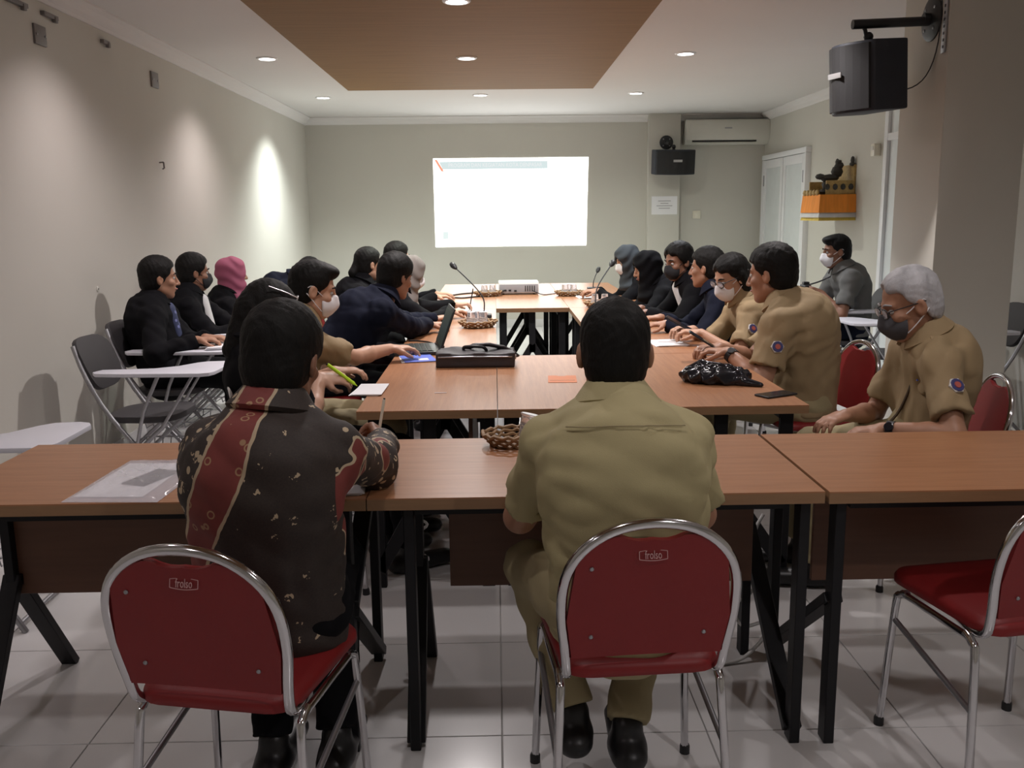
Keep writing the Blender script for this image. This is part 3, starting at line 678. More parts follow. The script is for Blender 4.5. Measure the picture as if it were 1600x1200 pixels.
# ------------------------------------------------------------------ people: smooth implicit bodies meshed with surface nets
class Field:
    def __init__(s, h): s.h = h; s.ops = []
    def add(s, fn, lo, hi, k=.02, op='add'): s.ops.append((fn, np.asarray(lo, float), np.asarray(hi, float), k, op)); return s
    def cone(s, a, b, r1, r2, k=.02, sq=None, cap=None, op='add'):
        a, b = np.asarray(a, float), np.asarray(b, float); R = max(r1, r2)
        def fn(X, Y, Z):
            q = [X-a[0], Y-a[1], Z-a[2]]; ab = b-a
            if sq is not None:
                ax, f = sq; c = q[0]*ax[0]+q[1]*ax[1]+q[2]*ax[2]; g = 1/f-1
                q = [q[i]+ax[i]*(c*g) for i in range(3)]; ab = ab+ax*((ab@ax)*g)
            L = ab@ab+1e-9
            t = np.clip((q[0]*ab[0]+q[1]*ab[1]+q[2]*ab[2])/L, 0, 1)
            d = np.sqrt((q[0]-t*ab[0])**2+(q[1]-t*ab[1])**2+(q[2]-t*ab[2])**2)-(r1+(r2-r1)*t)
            if cap is not None:
                for pt, n in cap: d = np.maximum(d, (X-pt[0])*n[0]+(Y-pt[1])*n[1]+(Z-pt[2])*n[2])
            return d
        return s.add(fn, np.minimum(a, b)-R, np.maximum(a, b)+R, k, op)
    def ell(s, c, r, k=.02, M=np.eye(3), op='add'):
        c = np.asarray(c, float); R = max(r)
        return s.add(lambda X, Y, Z: ell_d(*loc(X, Y, Z, c, M), (0, 0, 0), r), c-R, c+R, k, op)
    def mesh(s, noise=None, cut=None):
        h = s.h
        los = np.array([o[1] for o in s.ops if o[4] == 'add']); his = np.array([o[2] for o in s.ops if o[4] == 'add'])
        lo = los.min(0)-3*h; hi = his.max(0)+3*h
        n = np.ceil((hi-lo)/h).astype(int)+1
        F = np.full(n, .15, np.float32)
        ax = [lo[i]+h*np.arange(n[i], dtype=np.float64) for i in range(3)]
        for fn, a, b, k, op in s.ops:
            m_ = k+2.5*h
            i0 = np.clip(np.floor((a-m_-lo)/h).astype(int), 0, n); i1 = np.clip(np.ceil((b+m_-lo)/h).astype(int)+1, 0, n)
            if np.any(i1 <= i0): continue
            sl = tuple(slice(i0[j], i1[j]) for j in range(3))
            X = ax[0][sl[0]][:, None, None]; Y = ax[1][sl[1]][None, :, None]; Z = ax[2][sl[2]][None, None, :]
            d = np.broadcast_to(fn(X, Y, Z), [i1[j]-i0[j] for j in range(3)]).astype(np.float32); f = F[sl]
            if op == 'add':
                hh = np.maximum(k-np.abs(f-d), 0)/k; F[sl] = np.minimum(f, d)-hh*hh*k*.25
            else:
                e = -d; hh = np.maximum(k-np.abs(f-e), 0)/k; F[sl] = np.maximum(f, e)+hh*hh*k*.25
        X, Y, Z = ax[0][:, None, None], ax[1][None, :, None], ax[2][None, None, :]
        if noise: F += noise(X, Y, Z).astype(np.float32)
        if cut: F = np.maximum(F, cut(X, Y, Z).astype(np.float32))
        for sl in ((0,), (-1,)):
            F[sl[0]] = .1; F[:, sl[0]] = .1; F[:, :, sl[0]] = .1
        return nets(F, lo, h)
def nets(F, lo, h):
    s = F < 0
    c = s[:-1, :-1, :-1].astype(np.int8)
    for dx, dy, dz in ((1, 0, 0), (0, 1, 0), (0, 0, 1), (1, 1, 0), (1, 0, 1), (0, 1, 1), (1, 1, 1)):
        c = c+s[dx:F.shape[0]-1+dx, dy:F.shape[1]-1+dy, dz:F.shape[2]-1+dz]
    act = (c > 0) & (c < 8); I = np.argwhere(act)
    idx = np.full(act.shape, -1, np.int64); idx[act] = np.arange(len(I))
    acc = np.zeros((len(I), 3)); cnt = np.zeros(len(I))
    C8 = [(0, 0, 0), (1, 0, 0), (0, 1, 0), (1, 1, 0), (0, 0, 1), (1, 0, 1), (0, 1, 1), (1, 1, 1)]
    val = [F[I[:, 0]+a, I[:, 1]+b, I[:, 2]+d] for a, b, d in C8]
    for i, j in ((0, 1), (2, 3), (4, 5), (6, 7), (0, 2), (1, 3), (4, 6), (5, 7), (0, 4), (1, 5), (2, 6), (3, 7)):
        va, vb = val[i], val[j]; m_ = (va < 0) != (vb < 0)
        t = np.where(m_, va/(va-vb+1e-12), 0)[:, None]; pa, pb = np.array(C8[i]), np.array(C8[j])
        acc += np.where(m_[:, None], pa+t*(pb-pa), 0); cnt += m_
    verts = lo+h*(I+acc/np.maximum(cnt, 1)[:, None])
    quads = []
    for axn in range(3):
        sa = [slice(None)]*3; sb = [slice(None)]*3; sa[axn] = slice(0, -1); sb[axn] = slice(1, None)
        A, B = s[tuple(sa)], s[tuple(sb)]; E = np.argwhere(A != B)
        u, v = [(1, 2), (2, 0), (0, 1)][axn]
        E = E[(E[:, u] > 0) & (E[:, v] > 0) & (E[:, u] < F.shape[u]-1) & (E[:, v] < F.shape[v]-1)]
        fl = A[tuple(E.T)]
        def cell(du, dv):
            q = E.copy(); q[:, u] += du; q[:, v] += dv; return idx[tuple(q.T)]
        Q = np.stack([cell(-1, -1), cell(0, -1), cell(0, 0), cell(-1, 0)], 1); Q[~fl] = Q[~fl][:, ::-1]; quads.append(Q)
    return verts, np.concatenate(quads)
def loc(X, Y, Z, c, M):
    a, b, d = X-c[0], Y-c[1], Z-c[2]
    return tuple(a*M[0][i]+b*M[1][i]+d*M[2][i] for i in range(3))
def ell_d(x, y, z, c, r):
    a, b, d = (x-c[0])/r[0], (y-c[1])/r[1], (z-c[2])/r[2]
    k0 = np.sqrt(a*a+b*b+d*d); k1 = np.sqrt((a/r[0])**2+(b/r[1])**2+(d/r[2])**2)+1e-9
    return k0*(k0-1)/k1
def cone_d(x, y, z, a, b, r1, r2):
    ab = np.subtract(b, a); L = ab@ab; q = (x-a[0], y-a[1], z-a[2])
    t = np.clip((q[0]*ab[0]+q[1]*ab[1]+q[2]*ab[2])/L, 0, 1)
    return np.sqrt((q[0]-t*ab[0])**2+(q[1]-t*ab[1])**2+(q[2]-t*ab[2])**2)-(r1+(r2-r1)*t)
def smin(a, b, k): hh = np.maximum(k-np.abs(a-b), 0)/k; return np.minimum(a, b)-hh*hh*k*.25
def smax(a, b, k): return -smin(-a, -b, k)
def head_d(x, y, z):
    ax_ = np.abs(x)
    d = ell_d(x, y, z, (0, -.012, .035), (.074, .093, .084))
    d = smin(d, ell_d(x, y, z, (0, .028, -.042), (.057, .062, .074)), .03)
    d = smin(d, cone_d(ax_, y, z, (.048, -.002, -.058), (.014, .062, -.100), .018, .017), .025)
    d = smin(d, cone_d(ax_, y, z, (.0, .080, .027), (.036, .070, .024), .011, .010), .014)
    d = smin(d, ell_d(ax_, y, z, (.043, .060, -.022), (.019, .019, .016)), .02)
    d = smax(d, -ell_d(ax_, y, z, (.031, .100, .006), (.017, .017, .012)), .012)
    d = smin(d, cone_d(x, y, z, (0, .088, .014), (0, .108, -.030), .007, .0115), .012)
    d = smin(d, ell_d(ax_, y, z, (.012, .097, -.033), (.008, .009, .007)), .008)
    d = smin(d, cone_d(ax_, y, z, (0, .089, -.056), (.019, .080, -.060), .0065, .005), .007)
    d = smin(d, cone_d(ax_, y, z, (0, .088, -.069), (.015, .081, -.067), .0075, .005), .007)
    e = ell_d(ax_*.95+y*.28, y-ax_*.25, z, (.073, -.028, -.004), (.011, .021, .032))
    e = smax(e, -ell_d(ax_*.95+y*.28, y-ax_*.25, z, (.084, -.024, -.002), (.007, .011, .017)), .006)
    return smin(d, e, .01)
def strands(x, y, z, amp): return amp*(np.sin(x*233+5*np.sin(z*47+y*31))*np.sin(y*211+4*np.sin(x*53+z*29))+.6*np.sin(x*97+y*121+z*83+3*np.sin(y*61-x*43)))
def hair_d(style):
    def short(x, y, z, vol=0.0, line=.0162):
        d = smin(ell_d(x, y, z, (0, -.014, .045+vol*.4), (.083+vol, .103+vol, .090+vol)), ell_d(x, y, z, (0, -.034, -.012), (.076+vol*.6, .080+vol*.6, .094)), .02)
        d = d+strands(x, y, z, .0014)
        w_ = .005*np.sin(x*120+2)+.004*np.sin(x*71)+.003*np.sin(z*150)
        d = smax(d, .806*y-.59*z-line+w_, .010)
        d = smax(d, .6*y-.8*z-.036+w_*.6, .010)
        return smax(d, -.098-z, .012)
    if style == 'grey': return lambda x, y, z: short(x, y, z, .002, .004)
    if style == 'short': return lambda x, y, z: short(x, y, z)
    if style == 'full': return lambda x, y, z: short(x, y, z, .006)
    if style == 'thick': return lambda x, y, z: smax(short(x, y, z, .010), -.078-z, .012)
    if style == 'quiff':
        return lambda x, y, z: smin(short(x, y, z, .002), smax(ell_d(x, y, z, (0, .045, .098), (.062, .055, .030)), .9*y-.3*z-.062, .01), .02)
    if style == 'ponytail':
        return lambda x, y, z: smin(short(x, y, z, .003), smin(cone_d(x, y, z, (0, -.105, .01), (.005, -.135, -.06), .026, .03), cone_d(x, y, z, (.005, -.135, -.06), (0, -.12, -.19), .03, .012), .02), .015)
    if style == 'long':
        def f(x, y, z):
            d = short(x, y, z, .004)
            side = smin(cone_d(np.abs(x), y, z, (.072, -.02, .01), (.066, -.035, -.13), .026, .024), cone_d(x, y, z, (0, -.075, .0), (0, -.075, -.17), .062, .05), .03)
            return smin(d, side+strands(x, y, z, .0016), .02)
        return f
    if style in ('hijab', 'hijab_low'):
        def f(x, y, z):
            d = ell_d(x, y, z, (0, -.008, .03), (.099, .119, .108)); d = smin(d, ell_d(x, y, z, (0, .0, -.06), (.098, .100, .095)), .04)
            d = smin(d, cone_d(x, y, z, (0, .0, -.10), (0, .0, -.20), .085, .125), .04)
            d = d+.004*np.sin(z*75+x*25+3*np.sin(y*22))
            op = ell_d(x, y, z, (0, .125, -.012), (.056, .085, .076))
            return smax(d, -op, .012)
        return f
def mask_d(x, y, z):
    d = smin(ell_d(x, y, z, (0, .040, -.056), (.065, .073, .060)), cone_d(x, y, z, (0, .098, -.012), (0, .106, -.04), .016, .018), .03)
    return smax(smax(d, .030-y-.25*z, .006), z-.002-.0*y, .008)
SINES = [(np.array([random.gauss(0, 1) for _ in range(3)]), random.uniform(0, 6.28)) for _ in range(7)]
def wrinkles(amp, seed=0):
    rs = np.random.RandomState(seed); D = [(nrm(rs.randn(3))*rs.uniform(34, 105), rs.uniform(0, 6.28)) for _ in range(7)]
    def f(X, Y, Z):
        wx = .03*np.sin(Z*14+X*9+seed)+.02*np.sin(Y*17-Z*11); t = 0
        for d, ph in D[:4]: t = t+np.sin((X+wx)*d[0]+(Y+wx)*d[1]+Z*d[2]+ph)
        for d, ph in D[4:]: t = t+1.6*(1-2*np.abs(np.sin(.35*((X+wx)*d[0]+(Y+wx)*d[1]+(Z-wx)*d[2])+ph))**.6)
        return amp*t/2.2
    return f
def emit(name, VQ, material, parent, origin):
    v, q = VQ; v = v-origin
    me = bpy.data.meshes.new(name); me.vertices.add(len(v)); me.vertices.foreach_set('co', v.astype(np.float32).ravel())
    me.loops.add(q.size); me.loops.foreach_set('vertex_index', q.astype(np.int32).ravel())
    me.polygons.add(len(q)); me.polygons.foreach_set('loop_start', np.arange(0, q.size, 4, dtype=np.int32)); me.polygons.foreach_set('loop_total', np.full(len(q), 4, np.int32))
    me.polygons.foreach_set('use_smooth', np.ones(len(q), bool)); me.update(calc_edges=True); me.validate()
    me.materials.append(MATS[material]); o = bpy.data.objects.new(name, me); COL.objects.link(o); o.parent = parent; return o
def hand(F, W, d, pn, side, curl=.6, spread=.1, s=1.0, thumb_in=.3, kk=.008):
    """palm + five jointed fingers. d: towards the fingers, pn: out of the palm, side: +1 = thumb along +lat"""
    d = nrm(d); pn = nrm(np.asarray(pn)-d*(np.asarray(pn)@d)); lat = np.cross(d, pn)*side
    F.cone(W, W+d*.03*s, .026*s, .030*s, .014, (pn, .62)); F.cone(W+d*.03*s, W+d*.070*s, .037*s, .040*s, .014, (pn, .36))
    tips = []
    for i, (off, L) in enumerate(((.030, .070), (.0105, .079), (-.010, .073), (-.029, .057))):
        b = W+d*(.088-.004*abs(i-1.2))*s+lat*off*s; dd = nrm(d+lat*off*spread*12)
        p = b-dd*.02*s
        for j, fr in enumerate((.46, .31, .25)):
            a = curl*(.55, 1.35, 1.95)[j]*(1+.07*(i-1)); v = dd*math.cos(a)+pn*math.sin(a); q = (p if j else b)+v*L*fr*s
            if j == 0: F.cone(p, b, .0100*s, .0098*s, kk); p = b
            F.cone(p, q, (.0096-.0009*j)*s, (.0088-.0010*j)*s, .005); p = q
        tips.append((p, v))
    tb = W+d*.022*s+lat*.026*s; t1 = tb+nrm(d*.65+lat*.75+pn*.35)*.040*s; t2 = t1+nrm(d*.9+lat*(.35-thumb_in)+pn*(.25+thumb_in))*.032*s; t3 = t2+nrm(d*.95-lat*thumb_in*.8+pn*.4)*.026*s
    F.cone(tb, t1, .0165*s, .0125*s, .012); F.cone(t1, t2, .0115*s, .0102*s, .006); F.cone(t2, t3, .0100*s, .0080*s, .005)
    return tips
def ik(S0, W, l1, l2, pole):
    v = W-S0; L = np.linalg.norm(v)
    if L > (l1+l2)*.985: k = L/((l1+l2)*.985); l1 *= k; l2 *= k
    u = v/L; a = (l1*l1-l2*l2+L*L)/(2*L); hgt = math.sqrt(max(l1*l1-a*a, 1e-6))
    p = np.asarray(pole, float); p = nrm(p-u*(p@u)); return S0+u*a+p*hgt
UP = V(0, 0, 1)
def comp(a): a = math.radians(a); return V(math.sin(a), math.cos(a), 0), V(math.cos(a), -math.sin(a), 0)
def person(label, pel, face, head, hyaw, hpitch=0, htilt=0, arms=(None, None), seat=.455, tface=None, skin='skin', shirt='khaki', trousers='khaki_trouser', sleeve='short', hair='short',
           hairmat='hair_black', mask=None, glasses=False, collar=None, g=1.0, res=.007, sres=.011, knees=None, feet=None, slouch=1.0, eyes=True, wr=.0040, hem=.03, hs=1.0, badge=None, group='people at the meeting', shoes=True, shw=.165, inner=None, legs=True):
    O = V(pel[0], pel[1], 0); o = thing('person', label, 'person', tuple(O), 0, group)
    f, r = comp(face); tf, tr = comp(face if tface is None else tface)
    P0 = V(pel[0], pel[1], seat+.095); C = V(*head)
    hf, hr = comp(hyaw); cp, sp = math.cos(math.radians(hpitch)), math.sin(math.radians(hpitch))
    hfw = hf*cp-UP*sp; hup = UP*cp+hf*sp; ct, st = math.cos(math.radians(htilt)), math.sin(math.radians(htilt))
    hr2 = hr*ct-hup*st; hup = hup*ct+hr*st
    M = np.stack([hr2, hfw, hup], 1)                    # columns: right, forward, up
    HL = lambda x, y, z: C+M@V(x, y, z)*hs
    sdir = nrm(C-P0); NT_ = HL(0, -.028, -.06)
    NB = HL(0, -.040, -.085)-sdir*.042-UP*.012
    s = nrm(NB-P0); back = -tf
    M1 = P0+(NB-P0)*.34+back*.025*slouch; M2 = P0+(NB-P0)*.70+back*.045*slouch
    SH = [NB-s*.082+tf*.012+sd*tr*shw*g*(1 if g < 1.1 else .97) for sd in (-1, 1)]     # 0 = left, 1 = right
    AR = []
    for i, sd in enumerate((-1, 1)):
        a = arms[i] or {}
        W = np.asarray(a.get('w', SH[i]+f*.30-UP*.32+tr*sd*.02), float)
        E = ik(SH[i], W, .285, .245, a.get('pole', tr*sd*.8-UP*.8-tf*.3)); AR.append((SH[i], E, W, a))
    # --- body: one continuous surface (head, neck, trunk core, arms, hands)
    B = Field(res)
    hr_ = .15*hs
    B.add(lambda X, Y, Z: head_d(*[q/hs for q in loc(X, Y, Z, C, M)])*hs, C-hr_, C+hr_, .02)
    B.cone(NT_, NB-s*.02, .052*hs, .058, .025); B.cone(NB-s*.03, M2, .07, .09, .03); B.cone(M2, P0, .09, .09, .03)
    for i, (S0, E, W, a) in enumerate(AR):
        B.cone(M2+(NB-M2)*.6, S0, .05, .045, .03); B.cone(S0, E, .046*g, .038*g, .02); B.cone(E, E+(W-E)*.35, .038*g, .040*g, .015); B.cone(E+(W-E)*.35, W, .040*g, .0255, .015)
        hd = a.get('hd', W-E); pn = a.get('pn', -UP)
        hand(B, W, hd, pn, a.get('side', (1 if i == 0 else -1)), a.get('curl', .55), .1, a.get('hs', 1.0), a.get('thumb', .3))
    emit('body', B.mesh(), skin, o, O)
    if eyes:
        for sd in (-1, 1):
            Mx = Matrix([list(row) for row in M])
            e = MB().ball(HL(sd*.031, .0740, .005)-O, .0108*hs, 12).build('eye', 'eye_white', o, smooth=True)
            MB().ball(HL(sd*.031, .0812, .003)-O, .0056*hs, 8).build('iris', 'eye_dark', e, smooth=True)
            MB().tube([HL(sd*.014, .0915, .028)-O, HL(sd*.030, .090, .034)-O, HL(sd*.047, .074, .028)-O], [.0035, .0042, .0022], 6, smooth=3).build('eyebrow', 'hair_black' if hairmat != 'hair_grey' else 'hair_grey', o, smooth=True)
        MB().tube([HL(-.020, .0835, -.061)-O, HL(-.008, .0955, -.0605)-O, HL(.008, .0955, -.0605)-O, HL(.020, .0835, -.061)-O], [.003, .0055, .0055, .003], 6, smooth=3).build('lips', 'lips', o, smooth=True)
    # --- hair or headscarf
    Hf = Field(max(res*.9, .005)); hd_ = hair_d(hair); big = .24 if hair in ('ponytail', 'long', 'hijab', 'hijab_low') else .15
    Hf.add(lambda X, Y, Z: hd_(*[q/hs for q in loc(X, Y, Z, C, M)])*hs, C-big*hs, C+big*hs, .005)
    emit('headscarf' if 'hijab' in hair else 'hair', Hf.mesh(), hairmat, o, O)
    if mask:
        Mf = Field(.005); Mf.add(lambda X, Y, Z: mask_d(*[q/hs for q in loc(X, Y, Z, C, M)])*hs, C-.14, C+.14, .005)
        mk = emit('face_mask', Mf.mesh(), mask, o, O)
        if 'hijab' not in hair:
            for sd in (-1, 1):
                for z0, z1 in ((-.020, .022), (-.082, -.028)):
                    MB().tube([HL(sd*.052, .050, z0)-O, HL(sd*.068, .022, z0*.6+z1*.4)-O, HL(sd*.083, -.016, z1)-O, HL(sd*.080, -.034, z1*.5)-O], .0022, 5, smooth=3).build('ear_loop', mask if mask != 'mask_grey' else 'mask_white', mk, smooth=True)
    if glasses:
        zz, dz = (.005, 0) if glasses != 'top' else (.088, -.03)
        gl = MB()
        for sd in (-1, 1):
            ring = [HL(sd*.034+.026*math.cos(q*PI/6), .103+dz-.006*abs(math.cos(q*PI/6)), zz+.019*math.sin(q*PI/6))-O for q in range(12)]
            gl.tube(ring, .0026, 6, closed=True); gl.tube([HL(sd*.060, .098+dz, zz+.008)-O, HL(sd*.082, .04+dz, zz+.010)-O, HL(sd*.083, -.03+dz, zz+.008)-O], .0022, 5)
        gl.tube([HL(-.009, .106+dz, zz+.004)-O, HL(.009, .106+dz, zz+.004)-O], .0022, 5)
        go = gl.build('glasses', 'black_plastic' if glasses != 'top' else 'silver', o, smooth=True)
        for sd in (-1, 1): MB().ball(HL(sd*.034, .1015+dz, zz)-O, (.024, .003, .017), 10, Matrix([list(q) for q in M])).build('lens', 'clear_plastic' if glasses != 'top' else 'black_plastic', go, smooth=True)
    # --- shirt
    T = Field(sres); sq = (tf, .72); sq2 = (tf, .66)
    T.cone(P0-UP*.03, M1, .168*g, .158*g, .05, (f, .75)); T.cone(M1, M2, .158*g, .172*g, .05, (tf, .70 if g < 1.1 else .82)); T.cone(M2, NB-s*.07, .172*g, .125*g, .05, sq2)
    T.cone(SH[0], SH[1], .056*g, .056*g, .05)
    for S0, E, W, a in AR:
        T.cone(NB-s*.014, S0+UP*.004, .050, .052*g, .05)
        sl = a.get('sleeve', sleeve)
        if sl == 'short':
            e2 = S0+(E-S0)*.80; n = nrm(E-S0); T.cone(S0, e2, .055*g, .066*g, .06, cap=[(e2-n*.02, n)])
        else:
            n = nrm(W-E); T.cone(S0, E, .056*g, .054*g, .045); T.cone(E, E+(W-E)*.97, .054*g, .040, .02, cap=[(E+(W-E)*.95, n)])
    na = nrm(NT_-NB)
    T.cone(NB+na*.012, NB+na*.25, .056, .075, .012, op='sub')
    for S0, E, W, a in AR:
        if a.get('sleeve', sleeve) == 'short':
            n = nrm(E-S0); e2 = S0+(E-S0)*.80-n*.02; T.cone(e2-n*.012, e2+n*.12, .049*g, .049*g, .008, op='sub')
    so = emit('shirt', T.mesh(wrinkles(wr, sum(map(ord, label)) % 97), lambda X, Y, Z: (seat+hem-Z)+0*X+0*Y), shirt, o, O)
    if collar:
        u1 = nrm(tf-na*(tf@na)); u2 = np.cross(na, u1); vs = []; fs = []; N = 22; prof = [(.062, .080), (.068, .088), (.106, .036), (.098, .026)]
        for i in range(N+1):
            a = math.radians(24+(360-48)*i/N); dirv = u1*math.cos(a)*1.02+u2*math.sin(a); drop = -.030*max(0, math.cos(a))**2
            for rr_, hh in prof: vs.append(NB+dirv*rr_+na*(hh+drop-.010)+u1*.006-O)
        for i in range(N):
            for k in range(4): A = i*4+k; Bq = i*4+(k+1) % 4; fs.append((A, Bq, Bq+4, A+4))
        fs += [(3, 2, 1, 0), (N*4, N*4+1, N*4+2, N*4+3)]
        MB().add(vs, fs).build('collar', collar, so, smooth=True)
    if inner:      # shirt front showing in an open jacket
        Fi = Field(.008); c1 = NB-s*.05+tf*.085; c2 = M1+tf*.128*g
        Fi.cone(c1, c2, .046, .034, .02, (tf, .7)); emit('inner_shirt', Fi.mesh(), inner, so, O)
    if badge is not None:
        S0, E, W, a = AR[badge]; sd = -1 if badge == 0 else 1; ctr = S0+(E-S0)*.42; n = nrm(tr*sd*.8-tf*.25+V(-.0, -.6, .1)); n = nrm(n-(E-S0)*((n@(E-S0))/((E-S0)@(E-S0))))
        q = Vector(n).to_track_quat('Z', 'Y').to_matrix(); pc = ctr+n*.0655*g-O
        MB().lathe([(.030, -.004), (.030, .003), (.026, .005)], 6, pc, q).build('sleeve_badge', 'badge_white', so); MB().lathe([(.025, .004), (.025, .006), (.02, .007)], 14, pc, q).build('badge_emblem', 'badge_blue', so); MB().lathe([(.013, .006), (.012, .009)], 10, pc, q).build('badge_centre', 'badge_red', so)
    # --- trousers and shoes
    if legs:
        Tr = Field(sres); Tr.cone(P0-UP*.02, P0+UP*.05, .158*g, .150*g, .04, (f, .78))
        for i, sd in enumerate((-1, 1)):
            hip = P0+r*sd*.085*g-UP*.01
            kn = V(*knees[i]) if knees else hip+f*.40+r*sd*.035; kn = kn if knees else V(kn[0], kn[1], seat+.055)
            an = V(*feet[i]) if feet else V(kn[0], kn[1], .10)+f*.02
            Tr.cone(hip, kn, .088*g, .066, .035); n = nrm(an-kn); Tr.cone(kn, an, .064, .052, .03, cap=[(an-n*.01, n)])
            if shoes:
                Sf = Field(.008); fd = nrm(V(*(an-kn)[:2], 0)*.0+f); z0 = max(an[2]-.065, .032)
                hl, to = V(an[0], an[1], z0)-fd*.045, V(an[0], an[1], max(z0-.0, .032))+fd*.165
                fz = z0-.031
                Sf.cone(hl, to, .046, .040, .02, (UP, .8), cap=[(V(0, 0, fz), -UP)]); Sf.cone(V(an[0], an[1], z0+.01), V(an[0], an[1], z0+.06), .044, .040, .03)
                emit('shoe', Sf.mesh(), 'shoe_black', o, O)
        emit('trousers', Tr.mesh(wrinkles(.003, 5), None), trousers, o, O)
    return dict(o=o, O=O, C=C, M=M, HL=HL, NB=NB, s=s, SH=SH, AR=AR, shirt=so, P0=P0, M2=M2, tf=tf, tr=tr, na=na)
# ------------------------------------------------------------------ who sits where
NEAR = dict(res=.0055, sres=.009)
p = person('man in dark maroon batik shirt seen from behind at the front table', (-.53, 2.07), 6, (-.494, 2.13, 1.122), 14, 14, 3, tface=8,
    arms=(dict(w=(-.50, 2.42, .775), hd=(.6, .7, 0), curl=.6), dict(w=(-.345, 2.70, .785), hd=(-.25, .9, .15), pn=(-.7, -.1, -.6), curl=.95, thumb=.7, pole=(.7, -.5, -1))), skin='skin_dark',
    shirt='batik', trousers='black_cloth', sleeve='long', hair='full', collar='batik', shw=.142, slouch=1.3, hem=-.02, eyes=True, knees=((-.63, 2.46, .50), (-.46, 2.50, .50)), feet=((-.60, 2.24, .10), (-.44, 2.27, .10)), **NEAR)
BAT = p
p = person('man in plain khaki uniform seen from behind in the foreground middle', (.295, 2.06), 0, (.278, 2.16, 1.122), 4, 8, 0,
    arms=(dict(w=(.18, 2.46, .775), hd=(.6, .7, 0), curl=.5, pole=(-.75, -.3, -1)), dict(w=(.39, 2.46, .775), hd=(-.6, .7, 0), curl=.5, pole=(.75, -.3, -1))), skin='skin',
    shirt='khaki', trousers='khaki_trouser', hair='short', collar='khaki', g=1.06, shw=.138, slouch=1.35, hem=-.03, knees=((.085, 2.40, .50), (.42, 2.47, .50)), feet=((.185, 2.20, .19), (.32, 2.17, .165)), **NEAR)
KH = p
def epaulettes(p, material):
    for i, sd in enumerate((-1, 1)):
        a = p['NB']+(p['SH'][i]-p['NB'])*.42+UP*.066-p['O']; b = p['SH'][i]+UP*.066-p['tr']*sd*.0-p['O']
        MB().bar(a, b, .046, .010, UP).build('epaulette', material, p['shirt'], bevel=.003)
epaulettes(KH, 'brown_cloth')
def seam(p, xz, name, material, r=.0022):   # stitched line lying on the back of a shirt
    me = p['shirt'].data; co = np.zeros(len(me.vertices)*3, np.float32); me.vertices.foreach_get('co', co); co = co.reshape(-1, 3); pts = []
    for x, z in xz:
        d = (co[:, 0]-x)**2+(co[:, 2]-z)**2; k = np.where(d < .012**2)[0]
        if len(k): pts.append((x, float(co[k, 1].min())-.0005, z))
    if len(pts) > 2: MB().tube(pts, r, 6, smooth=2).build(name, material, p['shirt'], smooth=True)
zs = KH['NB'][2]+.012
seam(KH, [(-.13+.26*i/24-.017, zs-.010*abs(i/12-1)**2) for i in range(25)], 'yoke_seam', 'khaki_trouser', .0016)
GM = person('grey-haired man in khaki uniform with grey face mask and glasses', (1.66, 3.50), -84, (1.545, 3.44, 1.098), -88, 20, 0,
    arms=(dict(w=(1.395, 3.26, .665), hd=(-.9, .15, -.1), curl=.7, pole=(.5, -.9, -.6)), dict(w=(1.36, 3.52, .66), hd=(-.8, -.4, -.1), curl=.6)), skin='skin', shirt='khaki_brown', hair='grey', hairmat='hair_grey',
    mask='mask_grey', glasses=True, collar='khaki_brown', g=1.0, badge=0, slouch=1.4, res=.0055, sres=.009, hs=1.06)
epaulettes(GM, 'khaki_brown')
BM = person('broad man in khaki uniform seen from behind holding a phone', (1.50, 4.42), -66, (1.325, 4.46, 1.147), -52, 8, 0,
    arms=(dict(w=(1.10, 4.36, .79), hd=(-.9, .25, .05), curl=.9, pole=(.4, -.8, -.7)), dict(w=(1.10, 4.52, .79), hd=(-.9, -.2, 0), curl=.9)), skin='skin', shirt='khaki_brown', hair='full', collar='khaki_brown', g=1.18, badge=0, slouch=1.3,
    res=.006, sres=.009, hs=1.1)
epaulettes(BM, 'khaki_brown')
person('woman in khaki uniform with glasses and white mask looking down', (1.50, 5.12), -88, (1.305, 5.14, 1.085), -112, 22, 0,
    arms=(dict(w=(1.11, 4.98, .80), hd=(-.9, .2, .1), curl=.9), dict(w=(1.10, 5.14, .80), hd=(-.9, -.2, .1), curl=.9)), skin='skin_light', shirt='khaki_brown', hair='long', mask='mask_white', glasses=True, collar='khaki_brown', g=.93, badge=0, res=.0065, sres=.01)
person('bareheaded man in navy jacket seen from behind at the right tables', (1.54, 5.74), -80, (1.315, 5.80, 1.10), -58, 2, 0,
    arms=(dict(w=(1.02, 5.55, .785), hd=(-.9, -.2, 0)), dict(w=(1.05, 5.9, .785), hd=(-.9, -.2, 0))), skin='skin', shirt='navy_cloth', collar='navy_cloth', trousers='black_cloth', sleeve='long', hair='full', g=1.0)
person('man in dark jacket and black face mask at the right tables', (1.50, 6.40), -92, (1.265, 6.45, 1.105), -118, 10, 0,
    arms=(dict(w=(1.00, 6.2, .785), hd=(-.9, -.3, 0), curl=.8), dict(w=(1.02, 6.5, .785), hd=(-.9, -.2, 0))), skin='skin_dark', shirt='black_cloth', collar='black_cloth', trousers='black_cloth', sleeve='long', hair='thick', mask='mask_black', inner='white_cloth', g=1.0)
person('woman in black headscarf between the black mask and the slate headscarf', (1.40, 7.05), -90, (1.155, 7.08, 1.03), -95, 14, 0,
    arms=(dict(w=(.92, 6.92, .785), hd=(-.9, -.1, 0)), dict(w=(.92, 7.2, .785), hd=(-.9, -.1, 0))), skin='skin', shirt='black_cloth', collar='black_cloth', trousers='black_cloth', sleeve='long', hair='hijab', hairmat='black_cloth', g=.95)
